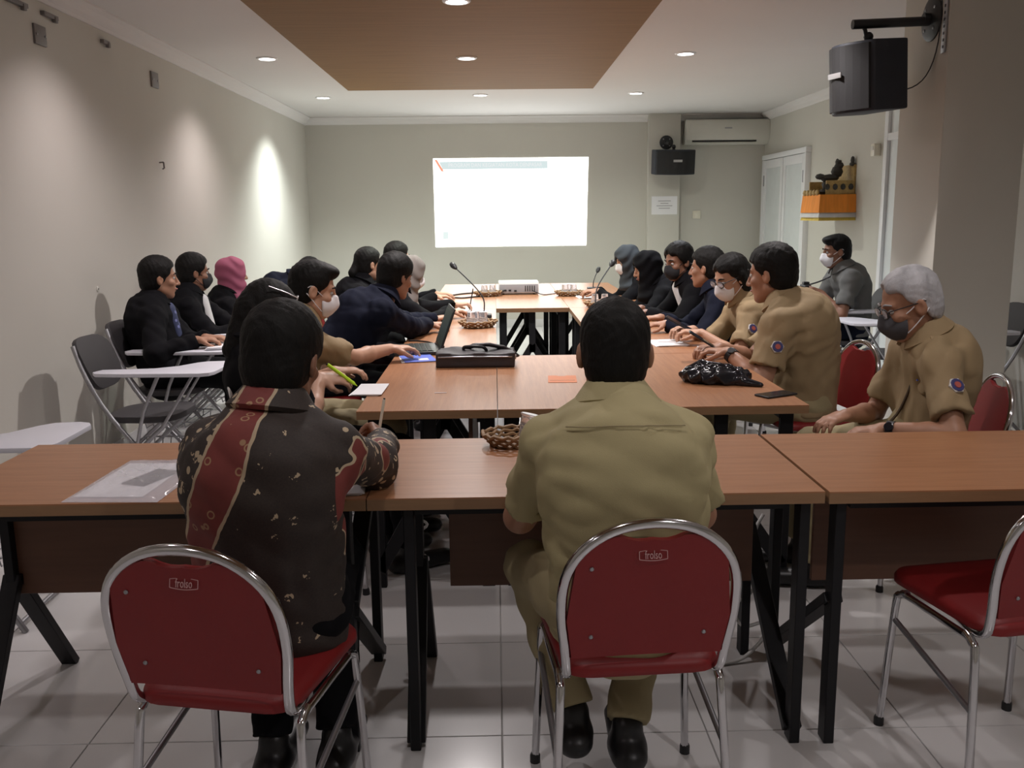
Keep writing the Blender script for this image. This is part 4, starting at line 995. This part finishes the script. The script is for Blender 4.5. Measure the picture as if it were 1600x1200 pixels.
person('woman in slate headscarf and white mask at the far right tables', (1.38, 7.88), -90, (1.125, 7.95, 1.045), -108, 16, 0,
    arms=(dict(w=(.86, 7.8, .79), hd=(-.9, .1, .1), curl=.9), dict(w=(.88, 8.05, .785), hd=(-.9, -.1, 0))), skin='skin', shirt='black_cloth', collar='black_cloth', trousers='black_cloth', sleeve='long', hair='hijab', hairmat='hijab_slate', mask='mask_white', g=.95)
PH = person('photographer in grey shirt and white mask holding a camera by the right wall', (2.78, 7.16), -90, (2.60, 7.10, 1.135), -88, 6, 0,
    arms=(dict(w=(2.48, 7.02, .82), hd=(-.8, .3, .2), pn=(0, .9, .2), curl=.8), dict(w=(2.48, 7.22, .82), hd=(-.8, -.3, .2), pn=(0, -.9, .2), curl=.8)), skin='skin_dark', shirt='grey_cloth', trousers='navy_cloth', hair='quiff', mask='mask_white', collar='grey_cloth', slouch=1.2)
KY = person('young man in khaki uniform and white mask using the laptop', (-.90, 4.14), 80, (-.815, 4.17, 1.122), 74, 14, 0,
    arms=(dict(w=(-.60, 4.50, .80), hd=(.8, .5, .05), curl=.5), dict(w=(-.525, 4.55, .80), hd=(.85, .45, -.02), pn=(.1, .1, -1), curl=.5, pole=(-.2, -.85, -.7))), skin='skin_light', shirt='khaki_brown', hair='quiff', mask='mask_white', collar='khaki_brown', g=.95, res=.0055, sres=.009, badge=None)
LW = person('woman with glasses pushed up on black hair, writing with a lime pen', (-.80, 3.55), 62, (-.885, 3.62, 1.072), 62, 24, -4,
    arms=(dict(w=(-.70, 3.95, .79), hd=(.7, .3, 0), curl=.6), dict(w=(-.735, 3.80, .790), hd=(.86, .25, -.05), pn=(.1, .5, -.8), curl=.85, thumb=.6, pole=(0, -.9, -.6))), skin='skin_light', shirt='black_cloth', collar='black_cloth', trousers='black_cloth', sleeve='short', hair='long', glasses='top', g=.9, res=.006, sres=.01)
person('person in navy jacket leaning on the table, seen from behind the laptop', (-.97, 5.18), 78, (-.572, 5.36, 1.098), 45, 14, 0,
    arms=(dict(w=(-.40, 5.90, .79), hd=(.6, .6, .1), curl=.8, pole=(-.2, .5, -.8)), dict(w=(-.42, 5.66, .785), hd=(.75, .5, 0), curl=.75, pole=(.1, -.9, -.5))), skin='skin', shirt='navy_cloth', collar='navy_cloth', trousers='black_cloth', sleeve='long', hair='thick', slouch=1.3, g=1.06, sres=.01)
person('woman with a dark ponytail in black at the left tables', (-1.17, 7.0), 82, (-.955, 7.08, 1.082), 58, 2, 0,
    arms=(dict(w=(-.55, 7.0, .785), hd=(.9, 0, 0)), dict(w=(-.55, 6.85, .785), hd=(.9, .1, 0))), skin='skin_light', shirt='black_cloth', collar='black_cloth', trousers='black_cloth', sleeve='long', hair='ponytail', g=.92)
person('person with black hair farthest along the left tables', (-1.05, 7.8), 85, (-.805, 7.72, 1.10), 60, 4, 0,
    arms=(dict(w=(-.50, 7.9, .785), hd=(.9, 0, 0)), dict(w=(-.5, 7.65, .785), hd=(.9, .1, 0))), skin='skin_light', shirt='black_cloth', collar='black_cloth', trousers='black_cloth', sleeve='long', hair='full')
person('woman in beige headscarf and black top writing at the left tables', (-.93, 6.22), 75, (-.60, 6.55, 1.045), 78, 18, 0,
    arms=(dict(w=(-.30, 6.85, .79), hd=(.8, .4, .05), curl=.8), dict(w=(-.33, 6.45, .785), hd=(.85, .3, 0), curl=.6, pole=(.1, -.9, -.5))), skin='skin_light', shirt='black_cloth', collar='black_cloth', trousers='black_cloth', sleeve='long', hair='hijab', hairmat='hijab_grey', mask='mask_white', g=.95, hs=.95)
person('person in dark polo bending forward by the left wall', (-1.92, 7.78), 88, (-1.55, 7.72, .99), 80, 55, 0,
    arms=(dict(w=(-1.45, 7.65, .70), hd=(.7, 0, -.5)), dict(w=(-1.45, 7.95, .70), hd=(.7, 0, -.5))), skin='skin', shirt='navy_cloth', collar='navy_cloth', trousers='black_cloth', sleeve='short', hair='short', slouch=1.8)
person('woman in pink headscarf and black top by the left wall', (-1.98, 7.04), 88, (-1.985, 7.06, 1.02), 62, 0, 0,
    arms=(dict(w=(-1.58, 6.98, .73), hd=(.9, 0, 0)), dict(w=(-1.6, 6.85, .73), hd=(.9, .1, 0))), skin='skin', shirt='black_cloth', collar='black_cloth', trousers='black_cloth', sleeve='long', hair='hijab', hairmat='pink_cloth', g=.95)
person('man in black jacket and black mask by the left wall, behind the notebook man', (-2.0, 6.28), 84, (-2.03, 6.32, 1.08), 58, 4, 0,
    arms=(dict(w=(-1.62, 6.3, .73), hd=(.9, 0, 0)), dict(w=(-1.62, 6.12, .73), hd=(.9, .1, 0))), skin='skin_dark', shirt='black_cloth', collar='black_cloth', trousers='black_cloth', sleeve='long', hair='full', mask='mask_black', inner='white_cloth')
MN = person('man in black jacket over blue batik shirt with a notebook by the left wall', (-1.99, 5.54), 80, (-2.00, 5.58, 1.092), 62, 2, 0,
    arms=(dict(w=(-1.70, 5.42, .755), hd=(.9, .2, 0), curl=.8), dict(w=(-1.72, 5.32, .755), hd=(.9, .25, 0), curl=.85, pole=(-.2, -.9, -.6))), skin='skin', shirt='black_cloth', collar='black_cloth', trousers='black_cloth', sleeve='long', hair='full', inner='blue_batik', g=1.08, res=.0065, sres=.01)
# ------------------------------------------------------------------ things on the tables
def water_basket(label, x, y, z, n, rz=0, tilt=False, s=1.0):
    t = thing('water_basket', label, 'basket', (x, y, z), rz, 'wicker trays of plastic water cups')
    mb = MB()
    for k in range(4):
        r0 = (.095+.012*k)*s; pts = [(r0*math.cos(a)*(1+.02*math.sin(9*a+k)), r0*.8*math.sin(a), .006+.011*k+.004*math.sin(a*16+k*PI)) for a in [2*PI*i/40 for i in range(40)]]
        mb.tube(pts, .0062, 6, closed=True)
    mb.build('woven_rim', 'wicker', t, smooth=True)
    MB().lathe([(.0, 0), (.092*s, 0), (.095*s, .006), (0, .007)], 20).build('tray_base', 'wicker', t).scale = (1, .8, 1)
    return t
def water_cup(label, x, y, z, inverted=False, M=None, group='plastic cups of water', s=1.0):
    t = thing('water_cup', label, 'cup', (x, y, z), 0, group)
    pr = [(.024, 0), (.0245, .004), (.030, .05), (.0335, .086), (.036, .088), (.036, .092), (.034, .092)]
    if inverted: pr = [(r, .092-h) for r, h in reversed(pr)]
    pr = [(r*s, h*s) for r, h in pr]
    MB().lathe(pr, 18).build('cup_wall', 'clear_plastic', t, smooth=True)
    MB().lathe([(.0, 0), (.033*s, 0), (.033*s, .001), (0, .001)], 16, (0, 0, (.0925 if not inverted else .002)*s)).build('foil_lid', 'pvc_white', t)
    if M is not None: t.rotation_euler = M
    return t
def tray_with_cups(lab, x, y, spots):
    water_basket(lab, x, y, TZ, 0, random.random())
    for i, (dx, dy, nm) in enumerate(spots): water_cup(nm, x+dx, y+dy, TZ+.0085, True)
tray_with_cups('wicker tray of water cups on the left arm near the laptop', -.115, 5.93, ((-.045, -.02, 'upturned plastic water cup at the left of the near tray'), (.03, -.025, 'upturned plastic water cup at the right of the near tray'), (-.01, .04, 'upturned plastic water cup at the back of the near tray')))
tray_with_cups('wicker tray of water cups left of the projector', -.07, 8.2, ((-.03, -.02, 'upturned water cup at the left of the tray left of the projector'), (.04, .0, 'upturned water cup at the right of the tray left of the projector')))
tray_with_cups('wicker tray of water cups right of the projector', .645, 8.15, ((-.04, -.01, 'upturned water cup at the left of the tray right of the projector'), (.035, -.01, 'upturned water cup at the right of the tray right of the projector'), (0, .045, 'upturned water cup at the back of the tray right of the projector')))
tray_with_cups('wicker tray of water cups on the right arm near the women in headscarves', .80, 7.12, ((-.04, -.01, 'upturned water cup at the left of the tray on the right arm'), (.035, -.01, 'upturned water cup at the right of the tray on the right arm')))
water_basket('wicker basket at the khaki man\'s left elbow on the front table', .055, 2.84, TZ, 0, .3, s=.8)
water_cup('plastic water cup leaning in the basket on the front table', .085, 2.80, TZ+.012, False, (math.radians(-6), math.radians(14), 0))
def gooseneck(label, base, pts):
    t = thing('gooseneck_microphone', label, 'microphone', base, 0, 'gooseneck microphones')
    b = MB().box((0, 0, .02), (.11, .13, .04)).build('base', 'black_plastic', t, bevel=.008)
    MB().lathe([(.008, .0), (.008, .004)], 10, (.02, -.04, .04)).build('button', 'badge_red', b)
    L = [tuple(V(*p)-V(*base)) for p in pts]
    MB().tube([(0, .03, .035)]+L, .0045, 8, smooth=5).build('gooseneck', 'black_plastic', t, smooth=True)
    d = nrm(V(*L[-1])-V(*L[-2])); q = Vector(d).to_track_quat('Z', 'Y').to_matrix()
    MB().lathe([(.006, -.03), (.012, -.02), (.019, 0), (.021, .02), (.015, .04), (.004, .047)], 14, L[-1], q).build('foam_head', 'black_plastic', t, smooth=True)
gooseneck('gooseneck microphone on the left arm standing behind the water tray', (-.085, 6.35, TZ), [(-.085, 6.4, .87), (-.15, 6.45, .96), (-.29, 6.6, 1.085)])
gooseneck('gooseneck microphone on the right arm leaning towards the slate headscarf', (.655, 6.05, TZ), [(.655, 6.1, .87), (.68, 6.18, .97), (.80, 6.42, 1.10)])
gooseneck('small gooseneck microphone at the far end of the right arm', (.90, 8.55, TZ), [(.90, 8.56, .82), (.92, 8.6, .87), (.95, 8.66, .92)])
# projector
pj = thing('projector', 'white projector box on the centre table facing the far wall', 'projector', (.205, 8.45, TZ), 0)
MB().box((0, 0, .062), (.36, .27, .10)).build('body', 'projector_white', pj, bevel=.008)
MB().box((0, -.1365, .055), (.345, .006, .075)).build('rear_panel', 'projector_grey', pj, bevel=.002)
MB().lathe([(.035, 0), (.035, .02), (.028, .022), (.0, .018)], 18, (-.08, .135, .065), R3(rx=-PI/2)).build('lens', 'black_plastic', pj, smooth=True)
for i in range(5): MB().box((.06+.02*i, -.1405, .055), (.008, .003, .05)).build('vent_slot', 'black_plastic', pj)
for i, (dx, dz) in enumerate(((-.12, .04), (-.08, .04), (-.03, .035))): MB().box((dx, -.141, dz), (.022, .004, .014)).build('socket', 'black_plastic', pj)
for sx in (-1, 1):
    for sy in (-1, 1): MB().lathe([(.012, 0), (.012, .012), (.008, .014)], 8, (sx*.14, sy*.1, 0)).build('foot', 'black_plastic', pj)
def cable(name, label, pts, r, material, sm=5):
    o = V(*pts[0]); t = thing(name, label, 'cable', tuple(o)); n = len(pts)
    MB().tube([V(*p)-o for p in pts], r, 6, smooth=sm).build('cord', material, t, smooth=True)
    d = nrm(V(*pts[-1])-V(*pts[-2])); e = V(*pts[-1])-o; MB().tube([e-d*.0, e+d*.03], r*2.2, 8).build('plug', material, t, smooth=True)
Z1 = TZ+.006
cable('power_cable', 'dark cable running along the tables left of the projector', [(.07, 8.31, TZ+.04), (.0, 8.25, Z1), (-.18, 8.1, Z1), (-.3, 8.0, Z1), (-.42, 8.15, Z1), (-.32, 8.4, Z1), (-.15, 8.55, Z1), (-.05, 8.75, Z1)], .006, 'black_plastic')
cable('signal_cable', 'thin dark cable running right of the projector', [(.33, 8.30, TZ+.035), (.42, 8.22, Z1), (.55, 8.34, Z1), (.75, 8.37, Z1), (.98, 8.6, Z1)], .004, 'black_plastic')
cable('laptop_cable', 'dark charging cable curling behind the laptop', [(-.50, 5.28, Z1), (-.44, 5.26, Z1), (-.38, 5.2, Z1), (-.335, 5.1, Z1), (-.30, 5.0, Z1+.004)], .0045, 'black_plastic')
cable('floor_cable', 'pale cable looped round the table leg under the front tables', [(.875, 2.93, .46), (.84, 2.90, .40), (.865, 2.91, .26), (.83, 2.88, .21), (.77, 2.86, .17), (.80, 2.86, .10), (.87, 2.86, .11), (.86, 2.84, .06), (.78, 2.80, .012), (.70, 2.78, .008)], .006, 'white_cable')
pts = [(-.26+.03*math.cos(q*1.2), 2.86+.02*math.sin(q*1.2), .70-.022*q) for q in range(26)]
cable('coiled_cable', 'pale coiled cable hanging on the middle table leg', pts, .0045, 'white_cable', 2)
# laptop (screen seen almost edge-on, facing the young man)
lp = thing('laptop', 'open black laptop seen from its side on the left tables', 'laptop', (-.43, 4.90, TZ), math.radians(-82))
MB().box((0, 0, .010), (.34, .235, .018)).build('base', 'laptop_black', lp, bevel=.003)
kb = MB().box((0, .025, .0205), (.30, .12, .002)).build('keyboard', 'laptop_keys', lp)
for i in range(4):
    for j in range(12): MB().box((-.135+.0245*j, -.018+.028*i, .0225), (.020, .022, .003)).build('key', 'laptop_black', kb)
MB().box((0, -.075, .0205), (.09, .05, .002)).build('touchpad', 'laptop_keys', lp)
a = math.radians(20)
sc = MB().box((0, .12+math.sin(a)*.115, .018+math.cos(a)*.115), (.34, .008, .23), R3(rx=-a)).build('screen_lid', 'laptop_black', lp, bevel=.003)
MB().box((0, .1145+math.sin(a)*.115, .020+math.cos(a)*.115), (.31, .002, .19), R3(rx=-a)).build('display', 'laptop_keys', sc)
for sx in (-1, 1): MB().tube([(sx*.12-.03, .118, .018), (sx*.12+.03, .118, .018)], .007, 8).build('hinge', 'black_plastic', lp, smooth=True)
# laptop bag
bg = thing('laptop_bag', 'black nylon laptop bag lying on the second row table', 'bag', (-.10, 4.44, TZ), math.radians(-1))
F_ = Field(.007); F_.add(lambda X, Y, Z: np.maximum(np.maximum(np.abs(X)-.172, np.abs(Y)-.10), np.abs(Z-.034)-.020)-.014+.004*np.sin(X*38+Y*21)*np.clip(Z/.06, 0, 1), (-.2, -.13, 0), (.2, .13, .075), .01)
emit('body', F_.mesh(), 'bag_nylon', bg, V(0, 0, 0))
MB().tube([(-.175, -.117, .052), (0, -.119, .054), (.175, -.117, .052)], .004, 6, smooth=4).build('zip', 'dull_steel', bg, smooth=True)
F_ = Field(.006); pts = [V(-.05, .05, .07), V(.0, .01, .092), V(.06, -.0, .095), V(.12, .02, .08), V(.165, .05, .055), V(.19, .06, .03)]
for a_, b_ in zip(pts[:-1], pts[1:]): F_.cone(a_, b_, .022, .022, .01, (nrm(V(0, .2, 1)), .4))
emit('strap', F_.mesh(), 'bag_nylon', bg, V(0, 0, 0))
MB().tube([(-.06, .02, .066), (-.05, -.02, .088), (.03, -.03, .088), (.05, .01, .066)], .008, 8, smooth=4).build('handle', 'black_plastic', bg, smooth=True)
MB().box((.185, .03, .03), (.02, .03, .02)).build('buckle', 'silver', bg, bevel=.003)
# papers, phones, pens
def sheets(name, label, cat, x, y, z, w_, d_, h_, rz, material, spread=True, cover=None):
    t = thing(name, label, cat, (x, y, z), rz)
    n = 3
    for i in range(n): MB().box((.004*i, -.003*i, h_*(i+.5)/n), (w_, d_, h_/n*.96), R3(rz=.03*(i-1) if spread else 0)).build('page', material if not cover or i < n-1 else cover, t)
    return t
b_ = sheets('brochure', 'blue and white printed brochure beside the laptop bag', 'brochure', -.405, 4.62, TZ, .16, .22, .006, .2, 'paper', True, 'paper_blue')
MB().box((.03, -.05, .0065), (.05, .06, .001)).build('printed_box', 'paper', b_)
sheets('notebook', 'white notebook under the lime pen on the left table', 'notebook', -.53, 3.79, TZ, .12, .24, .008, -.05, 'paper')
sheets('notebook', 'white open notebook on the tablet of the man by the left wall', 'notebook', -1.58, 5.37, .708, .19, .25, .014, .2, 'paper')
sheets('notebook', 'white notebook under the woman\'s hands on the right table', 'notebook', .935, 5.06, TZ, .17, .24, .008, .1, 'paper')
sheets('folded_papers', 'folded pale lilac papers beside the broad man\'s forearm', 'papers', 1.10, 4.67, TZ, .17, .12, .03, -.3, 'paper')
sheets('writing_paper', 'white writing paper in front of the woman in beige headscarf', 'paper', -.20, 6.95, TZ, .21, .29, .004, .15, 'paper')
sheets('document', 'white document under the slate headscarf woman\'s hands', 'paper', .80, 8.0, TZ, .21, .29, .006, .1, 'paper')
sheets('document', 'white sheets near the gooseneck microphone on the right arm', 'paper', .85, 6.62, TZ, .20, .28, .005, -.1, 'paper')
t = sheets('writing_pad', 'white pad under the batik man\'s forearm on the front table', 'notebook', -.44, 2.42, TZ, .15, .20, .007, .06, 'paper')
def phone(label, x, y, z, rz, rx=0, ry=0):
    t = thing('phone', label, 'phone', (x, y, z), rz); t.rotation_euler = (rx, ry, rz)
    MB().box((0, 0, .0045), (.075, .158, .008)).build('case', 'black_plastic', t, bevel=.003); MB().box((0, 0, .0088), (.069, .148, .001)).build('screen', 'bag_film', t)
    MB().lathe([(.006, 0), (.006, .001)], 10, (.022, .06, -.0005)).build('camera_lens', 'dull_steel', t); return t
phone('black phone lying at the right end of the second row table', 1.095, 3.56, TZ, math.radians(-62))
phone('dark phone held up by the masked woman in khaki', 1.0, 5.06, .842, math.radians(70), math.radians(28))
phone('phone in the hands of the broad man in khaki', 1.0, 4.45, .832, math.radians(80), math.radians(32))
os_ = thing('orange_sheet', 'flat orange sheet stuck on the centre table', 'sheet', (.285, 3.99, TZ), math.radians(-3))
MB().prism([(-.062, -.08), (.062, -.08), (.062, .09), (.02, .09), (.012, .075), (-.016, .075), (-.024, .09), (-.062, .09)], 0, .0012).build('sheet', 'orange_sheet', os_); MB().box((0, -.03, .0014), (.11, .004, .0006)).build('crease', 'edge_band', os_)
for (x, y, w_, a_, lb) in ((-.23, 3.71, .05, 0, 'short pale scratch line on the left second row table'), (1.66, 2.62, .03, .2, 'tiny torn tape scrap on the right front table'), (1.78, 2.63, .035, -.5, 'tiny pale straw on the right front table')):
    t = thing('tape_scrap', lb, 'scrap', (x, y, TZ), a_); MB().box((0, 0, .0012), (w_, .005, .0024)).build('strip', 'paper' if w_ != .03 else 'brown_cloth', t, bevel=.0004)
def pen(label, a_, b_, material, r=.0042):
    a_, b_ = V(*a_), V(*b_); t = thing('pen', label, 'pen', tuple(a_)); d = b_-a_
    MB().tube([d*.0, d*.1, d*.14, d], [.0008, r*.6, r, r], 8).build('barrel', material, t, smooth=True); MB().tube([d*.97, d*1.03], r*.7, 8).build('button', 'black_plastic', t, smooth=True)
    q = nrm(np.cross(d, V(0, 0, 1))); MB().tube([d*.95+q*r*1.3, d*.68+q*r*1.3], r*.3, 5).build('clip', material, t)
def pen_in(p, i, label, material, r, back, lean=.5, L=.14):
    W = p['AR'][i][2]; hd = nrm(p['AR'][i][3]['hd']); lat = np.cross(UP, hd)
    tip = W+hd*.105-UP*(W[2]-TZ-.012); pen(label, tuple(tip), tuple(tip+nrm(back)*L), material, r)
pen_in(BAT, 1, 'pale pen in the batik man\'s writing hand', 'cream_plastic', .0045, (.18, .12, .97), L=.13)
pen('lime green pen in the writing woman\'s hand', (-.585, 3.83, TZ+.012), (-.70, 3.80, .845), 'lime', .0075)
pen('dark pen held upright by the woman in beige headscarf', (-.20, 6.9, TZ+.008), (-.17, 6.93, .90), 'black_plastic')
# wrist things, lanyards
def wristband(p, i, nm, material, width=.02, r=.030, dial=None):
    S0, E, W, a = p['AR'][i]; d = nrm(W-E); q = Vector(d).to_track_quat('Z', 'Y').to_matrix(); c = W-d*.03-p['O']
    b = MB().lathe([(r, -width/2), (r+.004, -width/2), (r+.004, width/2), (r, width/2), (r, -width/2)], 20, c, q).build(nm, material, p['o'], smooth=True)
    if dial:
        n = nrm(UP*.5+V(0, -1, 0)-d*((UP*.5+V(0, -1, 0))@d)); MB().lathe([(.017, 0), (.017, .008), (.014, .009)], 14, c+n*(r+.001), Vector(n).to_track_quat('Z', 'Y').to_matrix()).build('watch_face', dial, b)
wristband(GM, 0, 'smart_band', 'black_plastic', .026, .029, 'bag_film'); wristband(BM, 0, 'wrist_watch', 'black_plastic', .024, .032, 'black_plastic')
ln = [GM['NB']+GM['tf']*.085+UP*.02+GM['tr']*-.05, GM['M2']+GM['tf']*.122-GM['tr']*.045, GM['M2']*.5+GM['P0']*.5+GM['tf']*.128-GM['tr']*.03, GM['P0']+GM['tf']*.15+UP*.07-GM['tr']*.02]
MB().tube([q-GM['O'] for q in ln], .006, 6, smooth=4).build('lanyard', 'brown_cloth', GM['o'], smooth=True)
MB().box(tuple(GM['M2']+GM['tf']*.122-GM['tr']*.085-UP*.02-GM['O']), (.008, .018, .014)).build('name_pin', 'paper_blue', GM['shirt'])
F_ = Field(.007); q0 = GM['M2']+GM['tf']*.105-GM['tr']*.075-UP*.045; F_.cone(q0-GM['tr']*.03, q0+GM['tr']*.03, .035, .035, .01, (GM['tf'], .3)); emit('chest_pocket', F_.mesh(), 'khaki_brown', GM['shirt'], GM['O'])
# yoke seam on the foreground khaki shirt
# camera of the photographer
cm = thing('photo_camera', 'black camera held in the photographer\'s hands', 'camera', (2.385, 7.12, .845), math.radians(90))
MB().box((0, 0, 0), (.13, .05, .085)).build('body', 'black_plastic', cm, bevel=.008); MB().box((0, 0, .05), (.05, .045, .03)).build('viewfinder', 'black_plastic', cm, bevel=.006)
MB().lathe([(.034, 0), (.034, .05), (.037, .055), (.037, .085), (.030, .088), (.0, .08)], 18, (0, .02, 0), R3(rx=-PI/2)).build('lens', 'black_plastic', cm, smooth=True)
Wq = [(.06, -.02, .03), (.05, -.12, .06), (.03, -.22, .11), (.0, -.30, .155)]; MB().tube(Wq, .006, 6, smooth=4).build('strap', 'black_plastic', cm, smooth=True)
# plastic sleeve on the front table
ps = thing('plastic_sleeve', 'clear plastic sleeve with a dark item inside on the front table', 'folder', (-.985, 2.50, TZ), math.radians(-3))
def crumple(pts, z0, z1, nm, material, amp, seed, nx=26, ny=22):
    rs = np.random.RandomState(seed); K = [(rs.uniform(10, 60), rs.uniform(10, 60), rs.uniform(0, 6)) for _ in range(6)]
    vs = []; fs = []
    for L in (0, 1):
        for i in range(nx+1):
            for j in range(ny+1):
                u, v = i/nx, j/ny; q = (V(*pts[0])*(1-u)+V(*pts[1])*u)*(1-v)+(V(*pts[3])*(1-u)+V(*pts[2])*u)*v
                e = (math.sin(PI*u)*math.sin(PI*v))**.35; n_ = sum(abs(math.sin(q[0]*a+q[1]*b+c)) for a, b, c in K)/6
                vs.append((q[0], q[1], z0 if L == 0 else z0+.001+(z1-z0)*e*(1-amp+amp*n_)))
    n = (nx+1)*(ny+1)
    for i in range(nx):
        for j in range(ny):
            a = i*(ny+1)+j; b = a+ny+1; fs += [(a, a+1, b+1, b), (n+a, n+b, n+b+1, n+a+1)]
    edge = [i*(ny+1) for i in range(nx+1)]+[nx*(ny+1)+j for j in range(1, ny+1)]+[i*(ny+1)+ny for i in range(nx-1, -1, -1)]+[j for j in range(ny-1, 0, -1)]
    for k in range(len(edge)): a, b = edge[k], edge[(k+1) % len(edge)]; fs.append((a, b, n+b, n+a))
    return MB().add(vs, fs), nm, material
mat('sleeve_film', (.80, .78, .84), .12, var=.02, alpha=.42)
mb, nm, mm = crumple([(-.125, -.205), (.125, -.205), (.125, .205), (-.125, .205)], .0008, .02, 'film', 'sleeve_film', .85, 4); mb.build(nm, mm, ps, smooth=True)
MB().box((.02, .01, .005), (.075, .15, .005), R3(rz=-.3)).build('dark_insert', 'black_plastic', ps, bevel=.002); MB().box((-.02, .0, .0022), (.18, .33, .002)).build('paper_insert', 'paper', ps)
# black plastic carrier bag
pb = thing('plastic_bag', 'crumpled glossy black plastic bag on the second row table', 'bag', (.925, 3.86, TZ), math.radians(-14))
F_ = Field(.006)
F_.add(lambda X, Y, Z: ell_d(X, Y, Z, (0, 0, .03), (.15, .085, .05))+.012*(np.abs(np.sin(X*42+Y*25+Z*30+2*np.sin(Y*40)))-.5)+.008*(np.abs(np.sin(Y*66-X*31+Z*50))-.5), (-.17, -.11, -.02), (.17, .11, .09), .01)
F_.cone(V(.11, -.05, .014), V(.185, -.075, .008), .025, .012, .02)
v_, q_ = F_.mesh(None, lambda X, Y, Z: (.001-Z)+0*X+0*Y); bo = emit('film', (v_, q_), 'bag_film', pb, V(0, 0, 0))
F_ = Field(.006); F_.cone(V(-.12, .03, .05), V(-.06, .05, .07), .012, .02, .01); F_.cone(V(-.06, .05, .07), V(.02, .04, .068), .018, .012, .01); emit('knotted_handle', F_.mesh(), 'bag_film', pb, V(0, 0, 0))
